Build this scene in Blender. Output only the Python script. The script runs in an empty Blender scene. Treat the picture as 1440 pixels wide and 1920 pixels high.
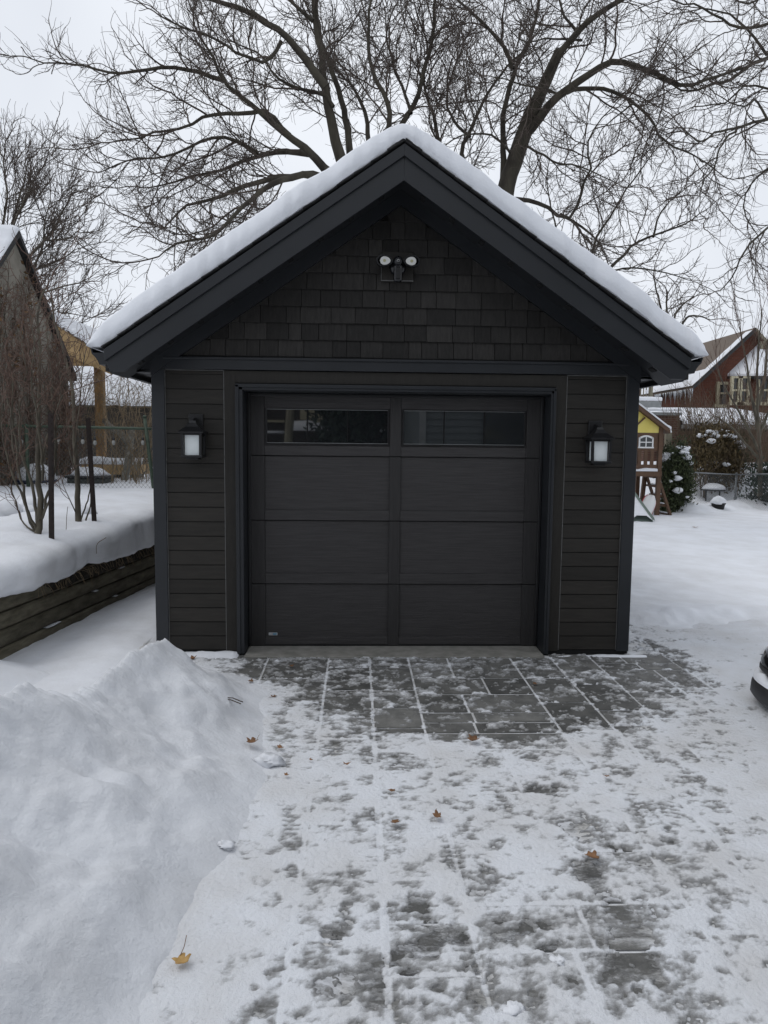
import bpy, math, random
import numpy as np
from math import radians, sin, cos, pi

# ------------------------------------------------------------------ camera, sky, sun, exposure
SC = bpy.context.scene
COL = SC.collection
R = random.Random(7)
NR = np.random.RandomState(7)

TILT, YAW, ROLL, FPX = 0.09381, 0.03777, 0.01064, 1331.0
CAM = np.array([-0.331, -5.913, 1.769])
_fw = np.array([sin(YAW)*cos(TILT), cos(YAW)*cos(TILT), -sin(TILT)])
_r = np.array([cos(YAW), -sin(YAW), 0.0])
_u = np.cross(_r, _fw)
_r2 = cos(ROLL)*_r + sin(ROLL)*_u
_u2 = cos(ROLL)*_u - sin(ROLL)*_r
cam_data = bpy.data.cameras.new('camera')
cam = bpy.data.objects.new('camera', cam_data)
COL.objects.link(cam)
from mathutils import Matrix, Vector
cam.matrix_world = Matrix(((_r2[0], _u2[0], -_fw[0], CAM[0]), (_r2[1], _u2[1], -_fw[1], CAM[1]),
                           (_r2[2], _u2[2], -_fw[2], CAM[2]), (0, 0, 0, 1)))
cam_data.sensor_fit = 'VERTICAL'
cam_data.sensor_height = 36.0
cam_data.lens = FPX/1920*36
cam_data.clip_start = 0.05
cam_data.clip_end = 600
SC.camera = cam

SUN_EL, SUN_AZ = radians(60), radians(170)      # soft light from the left and slightly beyond the garage
w = bpy.data.worlds.new('World'); SC.world = w; w.use_nodes = True
nt = w.node_tree; nt.nodes.clear()
def wn(t): return nt.nodes.new(t)
out = wn('ShaderNodeOutputWorld'); bg = wn('ShaderNodeBackground'); bg.inputs['Strength'].default_value = 0.1
sky = wn('ShaderNodeTexSky'); sky.sky_type = 'NISHITA'; sky.sun_disc = False
sky.sun_elevation = SUN_EL; sky.sun_rotation = pi/2 - SUN_AZ
hs = wn('ShaderNodeHueSaturation'); hs.inputs['Saturation'].default_value = 0.35
nt.links.new(sky.outputs[0], hs.inputs['Color'])
tc = wn('ShaderNodeTexCoord'); no = wn('ShaderNodeTexNoise')
no.inputs['Scale'].default_value = 1.6; no.inputs['Detail'].default_value = 4; no.inputs['Roughness'].default_value = 0.5
nt.links.new(tc.outputs['Generated'], no.inputs['Vector'])
cr = wn('ShaderNodeValToRGB')
cr.color_ramp.elements[0].position = 0.3; cr.color_ramp.elements[0].color = (0.53, 0.565, 0.63, 1)
cr.color_ramp.elements[1].position = 0.7; cr.color_ramp.elements[1].color = (0.76, 0.79, 0.84, 1)
nt.links.new(no.outputs['Fac'], cr.inputs['Fac'])
sc_ = wn('ShaderNodeVectorMath'); sc_.operation = 'SCALE'; sc_.inputs['Scale'].default_value = 9.6
nt.links.new(cr.outputs['Color'], sc_.inputs[0])
mx = wn('ShaderNodeMix'); mx.data_type = 'RGBA'; mx.inputs['Factor'].default_value = 0.92
nt.links.new(hs.outputs['Color'], mx.inputs['A']); nt.links.new(sc_.outputs[0], mx.inputs['B'])
nt.links.new(mx.outputs['Result'], bg.inputs['Color']); nt.links.new(bg.outputs[0], out.inputs['Surface'])

sd = bpy.data.lights.new('sun', 'SUN'); sd.energy = 0.6; sd.angle = radians(35); sd.color = (1, 0.97, 0.93)
so = bpy.data.objects.new('sun', sd); COL.objects.link(so)
so.rotation_euler = Vector((cos(SUN_AZ)*cos(SUN_EL), sin(SUN_AZ)*cos(SUN_EL), sin(SUN_EL))).to_track_quat('Z', 'Y').to_euler()
SC.view_settings.view_transform = 'Standard'
SC.view_settings.look = 'None'
SC.view_settings.exposure = 0.36
SC.view_settings.gamma = 1.0
SC.cycles.max_bounces = 6

# ------------------------------------------------------------------ helpers
def ray(px, py): return _fw + _r2*(px-720)/FPX - _u2*(py-960)/FPX
def P(px, py, Y):
    d = ray(px, py); return CAM + d*(Y-CAM[1])/d[1]
def G(px, py, Z=0.0):
    d = ray(px, py); return CAM + d*(Z-CAM[2])/d[2]

def _hash(ix, iy, s):
    n = (ix*374761393 + iy*668265263 + s*1442695041) & 0xffffffff
    n = ((n ^ (n >> 13))*1274126177) & 0xffffffff
    return ((n ^ (n >> 16)) & 0xffff)/65535.0
def vnoise(x, y, s=0):
    x = np.asarray(x, float); y = np.asarray(y, float)
    ix = np.floor(x).astype(np.int64); iy = np.floor(y).astype(np.int64)
    fx = x-ix; fy = y-iy; fx = fx*fx*(3-2*fx); fy = fy*fy*(3-2*fy)
    a = _hash(ix, iy, s); b = _hash(ix+1, iy, s); c = _hash(ix, iy+1, s); d = _hash(ix+1, iy+1, s)
    return a+(b-a)*fx+(c-a)*fy+(a-b-c+d)*fx*fy
def fbm(x, y, s=0, o=4, g=0.5):
    t = 0; a = 1; n = 0
    for k in range(o):
        t = t+a*vnoise(np.asarray(x)*2**k+17.3*k, np.asarray(y)*2**k-9.1*k, s+k); n += a; a *= g
    return t/n
def sst(a, b, x):
    t = np.clip((np.asarray(x, float)-a)/(b-a), 0, 1); return t*t*(3-2*t)

ORG = {}
def org(o): return ORG.get(o.name, np.zeros(3))
class MB:
    def __init__(s): s.v = []; s.f = []; s.t = []; s.n = 0
    def add(s, v, f, tone=1.0):
        v = np.asarray(v, float).reshape(-1, 3)
        s.v.append(v)
        for q in f: s.f.append(tuple(i+s.n for i in q)); s.t.append(tone)
        s.n += len(v); return s
    def box(s, x0, x1, y0, y1, z0, z1, tone=1.0):
        v = [(x, y, z) for z in (z0, z1) for y in (y0, y1) for x in (x0, x1)]
        return s.add(v, [(0, 2, 3, 1), (4, 5, 7, 6), (0, 1, 5, 4), (2, 6, 7, 3), (0, 4, 6, 2), (1, 3, 7, 5)], tone)
    def bar(s, p0, p1, wd, ht, up=(0, 0, 1), tone=1.0):
        p0 = np.asarray(p0, float); p1 = np.asarray(p1, float); t = p1-p0; t /= np.linalg.norm(t)
        a = np.cross(t, up)
        if np.linalg.norm(a) < 1e-6: a = np.cross(t, (1, 0, 0))
        a /= np.linalg.norm(a); b = np.cross(a, t)
        v = [p+a*i*wd/2+b*j*ht/2 for p in (p0, p1) for j in (-1, 1) for i in (-1, 1)]
        return s.add(v, [(0, 2, 3, 1), (4, 5, 7, 6), (0, 1, 5, 4), (2, 6, 7, 3), (0, 4, 6, 2), (1, 3, 7, 5)], tone)
    def prism(s, poly, axis, a, b, tone=1.0):
        n = len(poly)
        def mk(p, q):
            return {'x': (q, p[0], p[1]), 'y': (p[0], q, p[1]), 'z': (p[0], p[1], q)}[axis]
        v = [mk(p, a) for p in poly]+[mk(p, b) for p in poly]
        f = [tuple(range(n)), tuple(range(2*n-1, n-1, -1))]+[(i, i+n, (i+1) % n+n, (i+1) % n) for i in range(n)]
        return s.add(v, f, tone)
    def tube(s, pts, rad, sides=6, tone=1.0, cap=True):
        pts = np.asarray(pts, float); m = len(pts)
        rad = np.broadcast_to(np.asarray(rad, float), (m,))
        t = np.gradient(pts, axis=0); t /= np.linalg.norm(t, axis=1)[:, None]+1e-12
        ref = np.eye(3)[np.argmin(np.abs(t.mean(0)))]
        u = np.cross(t, ref); u /= np.linalg.norm(u, axis=1)[:, None]+1e-12
        v = np.cross(t, u); an = np.arange(sides)*2*pi/sides
        V = pts[:, None, :]+rad[:, None, None]*(u[:, None, :]*np.cos(an)[None, :, None]+v[:, None, :]*np.sin(an)[None, :, None])
        f = [(i*sides+k, i*sides+(k+1) % sides, (i+1)*sides+(k+1) % sides, (i+1)*sides+k) for i in range(m-1) for k in range(sides)]
        if cap: f += [tuple(range(sides-1, -1, -1)), tuple(range((m-1)*sides, m*sides))]
        return s.add(V.reshape(-1, 3), f, tone)
    def lathe(s, c, prof, sides=16, axis='z', tone=1.0, sx=1, sy=1):
        V = []; an = np.arange(sides)*2*pi/sides
        for r_, h in prof:
            for a in an:
                p = (r_*cos(a)*sx, r_*sin(a)*sy, h)
                if axis == 'y': p = (p[0], h, p[1])
                if axis == 'x': p = (h, p[0], p[1])
                V.append((c[0]+p[0], c[1]+p[1], c[2]+p[2]))
        m = len(prof)
        f = [(i*sides+k, i*sides+(k+1) % sides, (i+1)*sides+(k+1) % sides, (i+1)*sides+k) for i in range(m-1) for k in range(sides)]
        f += [tuple(range(sides-1, -1, -1)), tuple(range((m-1)*sides, m*sides))]
        return s.add(V, f, tone)
    def sheet(s, V, tone=1.0, flip=False):
        a, b = V.shape[:2]; i = np.arange(a*b).reshape(a, b)
        q = np.stack([i[:-1, :-1], i[:-1, 1:], i[1:, 1:], i[1:, :-1]], -1).reshape(-1, 4)
        if flip: q = q[:, ::-1]
        return s.add(V.reshape(-1, 3), q.tolist(), tone)
    def blob(s, c, r, seed=0, amp=0.2, nu=14, nv=9, fr=1.6, tone=1.0, flat=None):
        th = np.arange(nu)*2*pi/nu; ph = np.linspace(0.02, pi-0.02, nv)
        T, H = np.meshgrid(th, ph)
        x = np.cos(T)*np.sin(H); y = np.sin(T)*np.sin(H); z = np.cos(H)
        d = 1+amp*(vnoise(x*fr+z*1.3*fr+seed*3.1+40, y*fr-z*.9*fr+seed*1.7+40, seed)-.5)*2
        z2 = z if flat is None else np.maximum(z, flat)
        V = np.stack([c[0]+r[0]*x*d, c[1]+r[1]*y*d, c[2]+r[2]*z2*d], -1).reshape(-1, 3)
        f = [(i*nu+k, (i+1)*nu+k, (i+1)*nu+(k+1) % nu, i*nu+(k+1) % nu) for i in range(nv-1) for k in range(nu)]
        f += [tuple(range(nu)), tuple(range(nv*nu-1, (nv-1)*nu-1, -1))]
        return s.add(V, f, tone)
    def build(s, name, m, parent=None, smooth=False, bevel=0, loc=None, attrs=None):
        V = np.concatenate(s.v) if s.v else np.zeros((0, 3))
        o_ = org(parent) if parent is not None else (np.asarray(loc, float) if loc is not None else np.zeros(3))
        me = bpy.data.meshes.new(name)
        if len(s.f) > 2000 and all(len(q) == 4 for q in s.f):
            F = np.asarray(s.f, np.int32); nf = len(F)
            me.vertices.add(len(V)); me.vertices.foreach_set('co', (V-o_).astype(np.float32).ravel())
            me.loops.add(nf*4); me.loops.foreach_set('vertex_index', F.ravel())
            me.polygons.add(nf); me.polygons.foreach_set('loop_start', np.arange(nf, dtype=np.int32)*4)
            me.update(calc_edges=True); me.validate()
        else:
            me.from_pydata((V-o_).tolist(), [], s.f)
        if len(set(s.t)) > 1 and len(me.polygons) == len(s.t):
            a = me.attributes.new('tone', 'FLOAT', 'FACE'); a.data.foreach_set('value', np.asarray(s.t, np.float32))
        else:
            a = me.attributes.new('tone', 'FLOAT', 'FACE'); a.data.foreach_set('value', np.full(len(me.polygons), s.t[0] if s.t else 1, np.float32))
        for k, val in (attrs or {}).items():
            a = me.attributes.new(k, 'FLOAT', 'POINT'); a.data.foreach_set('value', np.asarray(val, np.float32))
        if smooth: me.polygons.foreach_set('use_smooth', np.ones(len(me.polygons), bool))
        me.materials.append(m)
        me.update()
        ob = bpy.data.objects.new(name, me); COL.objects.link(ob)
        if parent is not None: ob.parent = parent
        else: ob.location = o_.tolist()
        ORG[ob.name] = np.asarray(o_, float)
        if bevel:
            b = ob.modifiers.new('bevel', 'BEVEL'); b.width = bevel; b.segments = 2; b.limit_method = 'ANGLE'; b.angle_limit = radians(40)
        return ob

def tag(o, label, cat, group=None, kind=None):
    if label: o['label'] = label
    if cat: o['category'] = cat
    if group: o['group'] = group
    if kind: o['kind'] = kind
    return o
def thing(name, loc, label, cat, group=None):
    o = bpy.data.objects.new(name, None); COL.objects.link(o); o.location = [float(c) for c in loc]
    o.empty_display_size = 0.1
    ORG[o.name] = np.asarray(loc, float)
    return tag(o, label, cat, group)
def dup(root, loc, label=None, rz=None, mirror=False, scale=None):
    r = root.copy(); COL.objects.link(r); r.location = [float(c) for c in loc]
    if rz is not None: r.rotation_euler[2] = rz
    if scale: r.scale = scale
    if mirror: r.scale = (-1, 1, 1)
    if label: r['label'] = label
    for ch in list(root.children):
        c = ch.copy(); COL.objects.link(c); c.parent = r
        for g in ch.children:
            d = g.copy(); COL.objects.link(d); d.parent = c
    return r

# ------------------------------------------------------------------ materials
def pbr(name, c1, c2=None, scale=3.0, detail=5, rough=0.6, bump=0.0, bscale=30.0, stretch=(1, 1, 1), spec=0.5, metal=0.0, tonek=1.0, lo=.35, hi=.65, bdist=0.01, rvar=0.0):
    m = bpy.data.materials.new(name); m.use_nodes = True; t = m.node_tree; L = t.links
    b = t.nodes['Principled BSDF']; b.inputs['Roughness'].default_value = rough; b.inputs['Metallic'].default_value = metal
    b.inputs['Specular IOR Level'].default_value = spec
    tc = t.nodes.new('ShaderNodeTexCoord'); mp = t.nodes.new('ShaderNodeMapping'); mp.inputs['Scale'].default_value = stretch
    L.new(tc.outputs['Object'], mp.inputs['Vector'])
    n = t.nodes.new('ShaderNodeTexNoise'); n.inputs['Scale'].default_value = scale; n.inputs['Detail'].default_value = detail; n.inputs['Roughness'].default_value = .6
    L.new(mp.outputs[0], n.inputs['Vector'])
    r = t.nodes.new('ShaderNodeValToRGB'); r.color_ramp.elements[0].position = lo; r.color_ramp.elements[1].position = hi
    c2 = c2 or c1
    r.color_ramp.elements[0].color = (*c1, 1); r.color_ramp.elements[1].color = (*c2, 1)
    L.new(n.outputs['Fac'], r.inputs['Fac'])
    at = t.nodes.new('ShaderNodeAttribute'); at.attribute_name = 'tone'
    ml = t.nodes.new('ShaderNodeVectorMath'); ml.operation = 'SCALE'
    L.new(r.outputs['Color'], ml.inputs[0]); L.new(at.outputs['Fac'], ml.inputs['Scale'])
    L.new(ml.outputs[0], b.inputs['Base Color'])
    if rvar:
        mr = t.nodes.new('ShaderNodeMapRange'); mr.inputs['To Min'].default_value = rough-rvar; mr.inputs['To Max'].default_value = rough+rvar
        L.new(n.outputs['Fac'], mr.inputs['Value']); L.new(mr.outputs[0], b.inputs['Roughness'])
    if bump:
        n2 = t.nodes.new('ShaderNodeTexNoise'); n2.inputs['Scale'].default_value = bscale; n2.inputs['Detail'].default_value = 6; n2.inputs['Roughness'].default_value = .65
        L.new(mp.outputs[0], n2.inputs['Vector'])
        bp = t.nodes.new('ShaderNodeBump'); bp.inputs['Strength'].default_value = bump; bp.inputs['Distance'].default_value = bdist
        L.new(n2.outputs['Fac'], bp.inputs['Height']); L.new(bp.outputs[0], b.inputs['Normal'])
    return m

def snow_mat(name, base=(0.80, 0.82, 0.86), dirt=(0.70, 0.71, 0.73), scale=2.0, b1=0.5, b2=0.25):
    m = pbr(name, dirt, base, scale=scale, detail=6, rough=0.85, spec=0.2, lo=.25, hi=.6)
    t = m.node_tree; L = t.links; b = t.nodes['Principled BSDF']
    tc = [x for x in t.nodes if x.type == 'TEX_COORD'][0]
    h = None
    for s_, a_ in ((6, b1), (55, b2*.5), (240, b2*.22)):
        n = t.nodes.new('ShaderNodeTexNoise'); n.inputs['Scale'].default_value = s_; n.inputs['Detail'].default_value = 4
        L.new(tc.outputs['Object'], n.inputs['Vector'])
        k = t.nodes.new('ShaderNodeMath'); k.operation = 'MULTIPLY'; k.inputs[1].default_value = a_; L.new(n.outputs['Fac'], k.inputs[0])
        if h is None: h = k
        else:
            ad = t.nodes.new('ShaderNodeMath'); ad.operation = 'ADD'; L.new(h.outputs[0], ad.inputs[0]); L.new(k.outputs[0], ad.inputs[1]); h = ad
    bp = t.nodes.new('ShaderNodeBump'); bp.inputs['Strength'].default_value = 0.7; bp.inputs['Distance'].default_value = 0.035
    L.new(h.outputs[0], bp.inputs['Height']); L.new(bp.outputs[0], b.inputs['Normal'])
    b.inputs['Subsurface Weight'].default_value = 0.0
    return m

SNOW = snow_mat('snow')
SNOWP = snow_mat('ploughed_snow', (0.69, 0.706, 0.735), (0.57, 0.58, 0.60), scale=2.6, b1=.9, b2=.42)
SNOWT = snow_mat('trodden_snow', (0.75, 0.77, 0.805), (0.64, 0.638, 0.64), scale=2.4, b1=.5, b2=.9)
def thin_edges(m):
    t = m.node_tree; L = t.links; b = t.nodes['Principled BSDF']; src = b.inputs['Base Color'].links[0].from_socket
    tc = [x for x in t.nodes if x.type == 'TEX_COORD'][0]
    def nz(sc, st, rot):
        mp = t.nodes.new('ShaderNodeMapping'); mp.inputs['Scale'].default_value = st; mp.inputs['Rotation'].default_value = (0, 0, rot); L.new(tc.outputs['Object'], mp.inputs['Vector'])
        n = t.nodes.new('ShaderNodeTexNoise'); n.inputs['Scale'].default_value = sc; n.inputs['Detail'].default_value = 7; n.inputs['Roughness'].default_value = .72; L.new(mp.outputs[0], n.inputs['Vector']); return n.outputs['Fac']
    def mt(op, x, y):
        k = t.nodes.new('ShaderNodeMath'); k.operation = op
        for i, q in enumerate((x, y)):
            if isinstance(q, (int, float)): k.inputs[i].default_value = q
            else: L.new(q, k.inputs[i])
        return k.outputs[0]
    at = t.nodes.new('ShaderNodeAttribute'); at.attribute_name = 'thin'
    v = mt('ADD', at.outputs['Fac'], mt('ADD', mt('MULTIPLY', mt('SUBTRACT', nz(34, (.7, 1.6, 1), .3), .5), .55), mt('MULTIPLY', mt('SUBTRACT', nz(120, (.8, 1.3, 1), .1), .5), .30)))
    mr = t.nodes.new('ShaderNodeMapRange'); mr.interpolation_type = 'SMOOTHSTEP'; mr.inputs['From Min'].default_value = -.06; mr.inputs['From Max'].default_value = .46; L.new(v, mr.inputs['Value'])
    k = t.nodes.new('ShaderNodeMix'); k.data_type = 'RGBA'; k.inputs['A'].default_value = (.25, .25, .247, 1); L.new(src, k.inputs['B']); L.new(mr.outputs[0], k.inputs['Factor']); L.new(k.outputs['Result'], b.inputs['Base Color'])
thin_edges(SNOWT)
SNOWROOF = snow_mat('roof_snow', (0.80, 0.82, 0.86), (0.76, 0.78, 0.82), scale=1.2, b1=.35, b2=.2)
ICE = pbr('ice', (.55, .60, .66), rough=.15)
M_SIDING = pbr('dark_olive_siding', (.0195, .0173, .0143), (.0290, .0258, .0215), scale=5, stretch=(1, 1, 7), rough=.62, bump=.25, bscale=14, bdist=.006, spec=.35, rvar=.08)
M_TRIMW = pbr('dark_olive_trim', (.0180, .0160, .0132), (.0245, .0220, .0184), scale=7, stretch=(6, 1, 1), rough=.62, bump=.2, bscale=20, bdist=.005, spec=.35)
M_METAL = pbr('charcoal_metal', (.0150, .0170, .0200), (.0185, .0208, .0245), scale=2, rough=.42, spec=.5, rvar=.06)
M_SHAKE = pbr('charcoal_shingle', (.0200, .0186, .0172), (.0330, .0308, .0285), scale=6, stretch=(9, 9, 1), rough=.75, bump=.35, bscale=12, bdist=.006, spec=.3)
M_DOOR = pbr('door_woodgrain', (.0345, .0322, .0322), (.0500, .0470, .0470), scale=4, stretch=(1, 1, 22), rough=.55, bump=.55, bscale=9, bdist=.006, spec=.42)
M_DOORV = pbr('door_woodgrain_upright', (.0245, .0230, .0230), (.0335, .0316, .0316), scale=4, stretch=(22, 1, 1), rough=.55, bump=.5, bscale=9, bdist=.006, spec=.42)
M_BLACK = pbr('black_metal', (.008, .008, .009), (.012, .012, .013), scale=8, rough=.4)
M_SOFFIT = pbr('soffit_metal', (.014, .0155, .018), (.018, .0195, .022), scale=2, rough=.5)
M_VENT = pbr('vent_shadow', (.004, .004, .004), rough=.9)
M_ROOF = pbr('asphalt_shingle', (.018, .018, .019), (.045, .044, .043), scale=40, rough=.9, bump=.5, bscale=60)
M_CONC = pbr('concrete', (.18, .175, .155), (.27, .26, .235), scale=9, rough=.85, bump=.3, bscale=60, bdist=.004)
M_CAULK = pbr('pale_caulk', (.10, .10, .098), (.15, .15, .148), scale=20, rough=.6)
M_FROST = pbr('frosted_glass', (.76, .81, .81), (.82, .86, .86), scale=14, rough=.35)
M_LENS = pbr('white_lens', (.66, .66, .63), rough=.3)
M_LED = pbr('yellow_led', (.42, .40, .24), rough=.4)
M_SHINY = pbr('black_plastic', (.008, .009, .011), rough=.22)
M_TIMBER = pbr('weathered_tie', (.062, .055, .036), (.145, .130, .092), scale=3.0, stretch=(6, 1.2, 5), rough=.9, bump=.7, bscale=14, bdist=.012)
M_SOIL = pbr('dark_soil', (.010, .008, .006), (.035, .028, .020), scale=18, rough=1, bump=.8, bscale=30, bdist=.02)
M_BARK = pbr('maple_bark', (.028, .023, .017), (.070, .062, .045), scale=5, stretch=(1, 1, .35), rough=.95, bump=.7, bscale=16, bdist=.02)
M_TWIG = pbr('maple_twig', (.055, .042, .034), (.090, .070, .057), scale=3, rough=.9)
M_BARKG = pbr('grey_bark', (.060, .052, .040), (.130, .115, .085), scale=9, stretch=(1, 1, .3), rough=.95, bump=.5, bscale=30, bdist=.01)
M_TWIGR = pbr('reddish_twig', (.075, .045, .034), (.15, .095, .070), scale=4, rough=.9)
M_TAN = pbr('tan_cane', (.13, .095, .055), (.24, .18, .11), scale=4, rough=.9)
M_BROWNTW = pbr('brown_twig', (.09, .065, .042), (.15, .11, .075), scale=4, rough=.9)
M_STUCCO = pbr('stucco', (.19, .175, .145), (.31, .29, .245), scale=2.2, rough=.95, bump=.5, bscale=40, bdist=.01)
M_DEADLEAF = pbr('dead_leaf', (.15, .080, .034), (.32, .185, .080), scale=14, rough=.8)
M_CEDARW = pbr('new_cedar_lumber', (.36, .24, .11), (.52, .36, .18), scale=3, stretch=(3, 3, 3), rough=.75, bump=.2, bscale=30)
M_POSTW = pbr('orange_post', (.20, .115, .045), (.33, .20, .085), scale=4, stretch=(5, 5, .6), rough=.8, bump=.2, bscale=30)
M_OLDW = pbr('old_fence_wood', (.16, .145, .105), (.25, .23, .17), scale=5, stretch=(6, 6, .6), rough=.9, bump=.3, bscale=30)
M_GREENP = pbr('green_paint', (.020, .038, .022), (.050, .075, .048), scale=20, rough=.6)
M_RUST = pbr('rusty_steel', (.012, .008, .007), (.030, .018, .014), scale=20, rough=.8, bump=.3, bscale=80)
M_WIRE = pbr('galvanised', (.16, .17, .175), (.22, .23, .235), scale=9, rough=.5, metal=.3)
M_WIRED = pbr('dull_wire', (.07, .075, .07), (.11, .115, .11), scale=9, rough=.6)
M_BLUE = pbr('blue_bin', (.018, .030, .075), rough=.5)
M_BULB = pbr('clear_bulb', (.20, .20, .19), (.28, .28, .26), scale=10, rough=.1)
M_PLAY = pbr('playhouse_brown', (.085, .045, .024), (.125, .068, .037), scale=5, stretch=(1, 1, 1), rough=.7)
M_YEL = pbr('yellow_panel', (.72, .60, .13), (.80, .68, .19), scale=2, rough=.5)
M_WHITE = pbr('white_plastic', (.74, .74, .73), rough=.45)
M_GREENSL = pbr('green_tarp', (.010, .045, .040), rough=.5)
M_SLIDE = pbr('grey_green_slide', (.20, .25, .22), rough=.4)
M_RED = pbr('red_plastic', (.42, .022, .032), rough=.4)
M_EVERG = pbr('arborvitae', (.016, .026, .010), (.060, .075, .028), scale=9, rough=.8)
M_EVERB = pbr('browned_arborvitae', (.055, .040, .016), (.12, .085, .035), scale=9, rough=.8)
M_SPRUCE = pbr('spruce_needles', (.014, .026, .018), (.035, .052, .036), scale=9, rough=.8)
M_CREAM = pbr('cream_paint', (.40, .36, .245), (.50, .455, .32), scale=6, rough=.7)
M_GLASSD = pbr('dark_window_glass', (.028, .032, .034), (.05, .055, .056), scale=1.2, rough=.06)
M_HROOF = pbr('brown_shingles', (.10, .078, .062), (.17, .135, .108), scale=14, stretch=(1, 1, 6), rough=.95)
M_GREYT = pbr('grey_flashing', (.20, .21, .21), (.26, .27, .27), scale=5, rough=.6)
M_CARP = pbr('black_car_paint', (.004, .004, .005), rough=.12, spec=.6)
M_CARPL = pbr('dark_bumper_plastic', (.022, .022, .024), (.030, .030, .032), scale=30, rough=.55, bump=.2, bscale=200, bdist=.002)
M_TYRE = pbr('tyre', (.012, .012, .012), rough=.85)
M_HLAMP = pbr('headlamp', (.10, .11, .12), rough=.08)
M_LEAFY = pbr('yellow_leaf', (.34, .20, .065), (.46, .30, .11), scale=30, rough=.7)
M_LEAFB = pbr('brown_leaf', (.14, .066, .028), (.25, .13, .058), scale=30, rough=.7)
M_STONE = pbr('pot', (.012, .012, .012), rough=.6)

def pane_mat():
    m = pbr('door_glass', (.0120, .0135, .0150), rough=.02, spec=.5)
    m.node_tree.nodes['Principled BSDF'].inputs['IOR'].default_value = 2.3
    return m
M_PANE = pane_mat()

def brick(name, c1, c2, mortar, bw=.22, bh=.075, axis='xz'):
    m = bpy.data.materials.new(name); m.use_nodes = True; t = m.node_tree; L = t.links; b = t.nodes['Principled BSDF']; b.inputs['Roughness'].default_value = .9
    b.inputs['Specular IOR Level'].default_value = .2
    tc = t.nodes.new('ShaderNodeTexCoord'); sp = t.nodes.new('ShaderNodeSeparateXYZ'); L.new(tc.outputs['Object'], sp.inputs[0])
    ad = t.nodes.new('ShaderNodeMath'); ad.operation = 'ADD'; L.new(sp.outputs['X'], ad.inputs[0]); L.new(sp.outputs['Y'], ad.inputs[1])
    cb = t.nodes.new('ShaderNodeCombineXYZ'); L.new(ad.outputs[0], cb.inputs['X']); L.new(sp.outputs['Z'], cb.inputs['Y'])
    br = t.nodes.new('ShaderNodeTexBrick'); br.inputs['Color1'].default_value = (*c1, 1); br.inputs['Color2'].default_value = (*c2, 1); br.inputs['Mortar'].default_value = (*mortar, 1)
    br.inputs['Scale'].default_value = 1; br.inputs['Brick Width'].default_value = bw; br.inputs['Row Height'].default_value = bh; br.inputs['Mortar Size'].default_value = .008
    L.new(cb.outputs[0], br.inputs['Vector'])
    n = t.nodes.new('ShaderNodeTexNoise'); n.inputs['Scale'].default_value = .8; n.inputs['Detail'].default_value = 6; L.new(tc.outputs['Object'], n.inputs['Vector'])
    mr = t.nodes.new('ShaderNodeMapRange'); mr.inputs['To Min'].default_value = .65; mr.inputs['To Max'].default_value = 1.35; L.new(n.outputs['Fac'], mr.inputs['Value'])
    ml = t.nodes.new('ShaderNodeVectorMath'); ml.operation = 'SCALE'; L.new(br.outputs['Color'], ml.inputs[0]); L.new(mr.outputs[0], ml.inputs['Scale'])
    L.new(ml.outputs[0], b.inputs['Base Color'])
    return m
M_BRICKR = brick('red_brick', (.135, .050, .032), (.098, .038, .026), (.12, .07, .055))
M_BRICKB = brick('brown_brick', (.125, .062, .042), (.085, .045, .034), (.15, .12, .10))
M_BRICKD = brick('dark_brick', (.058, .046, .042), (.045, .037, .034), (.06, .055, .052))

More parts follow.
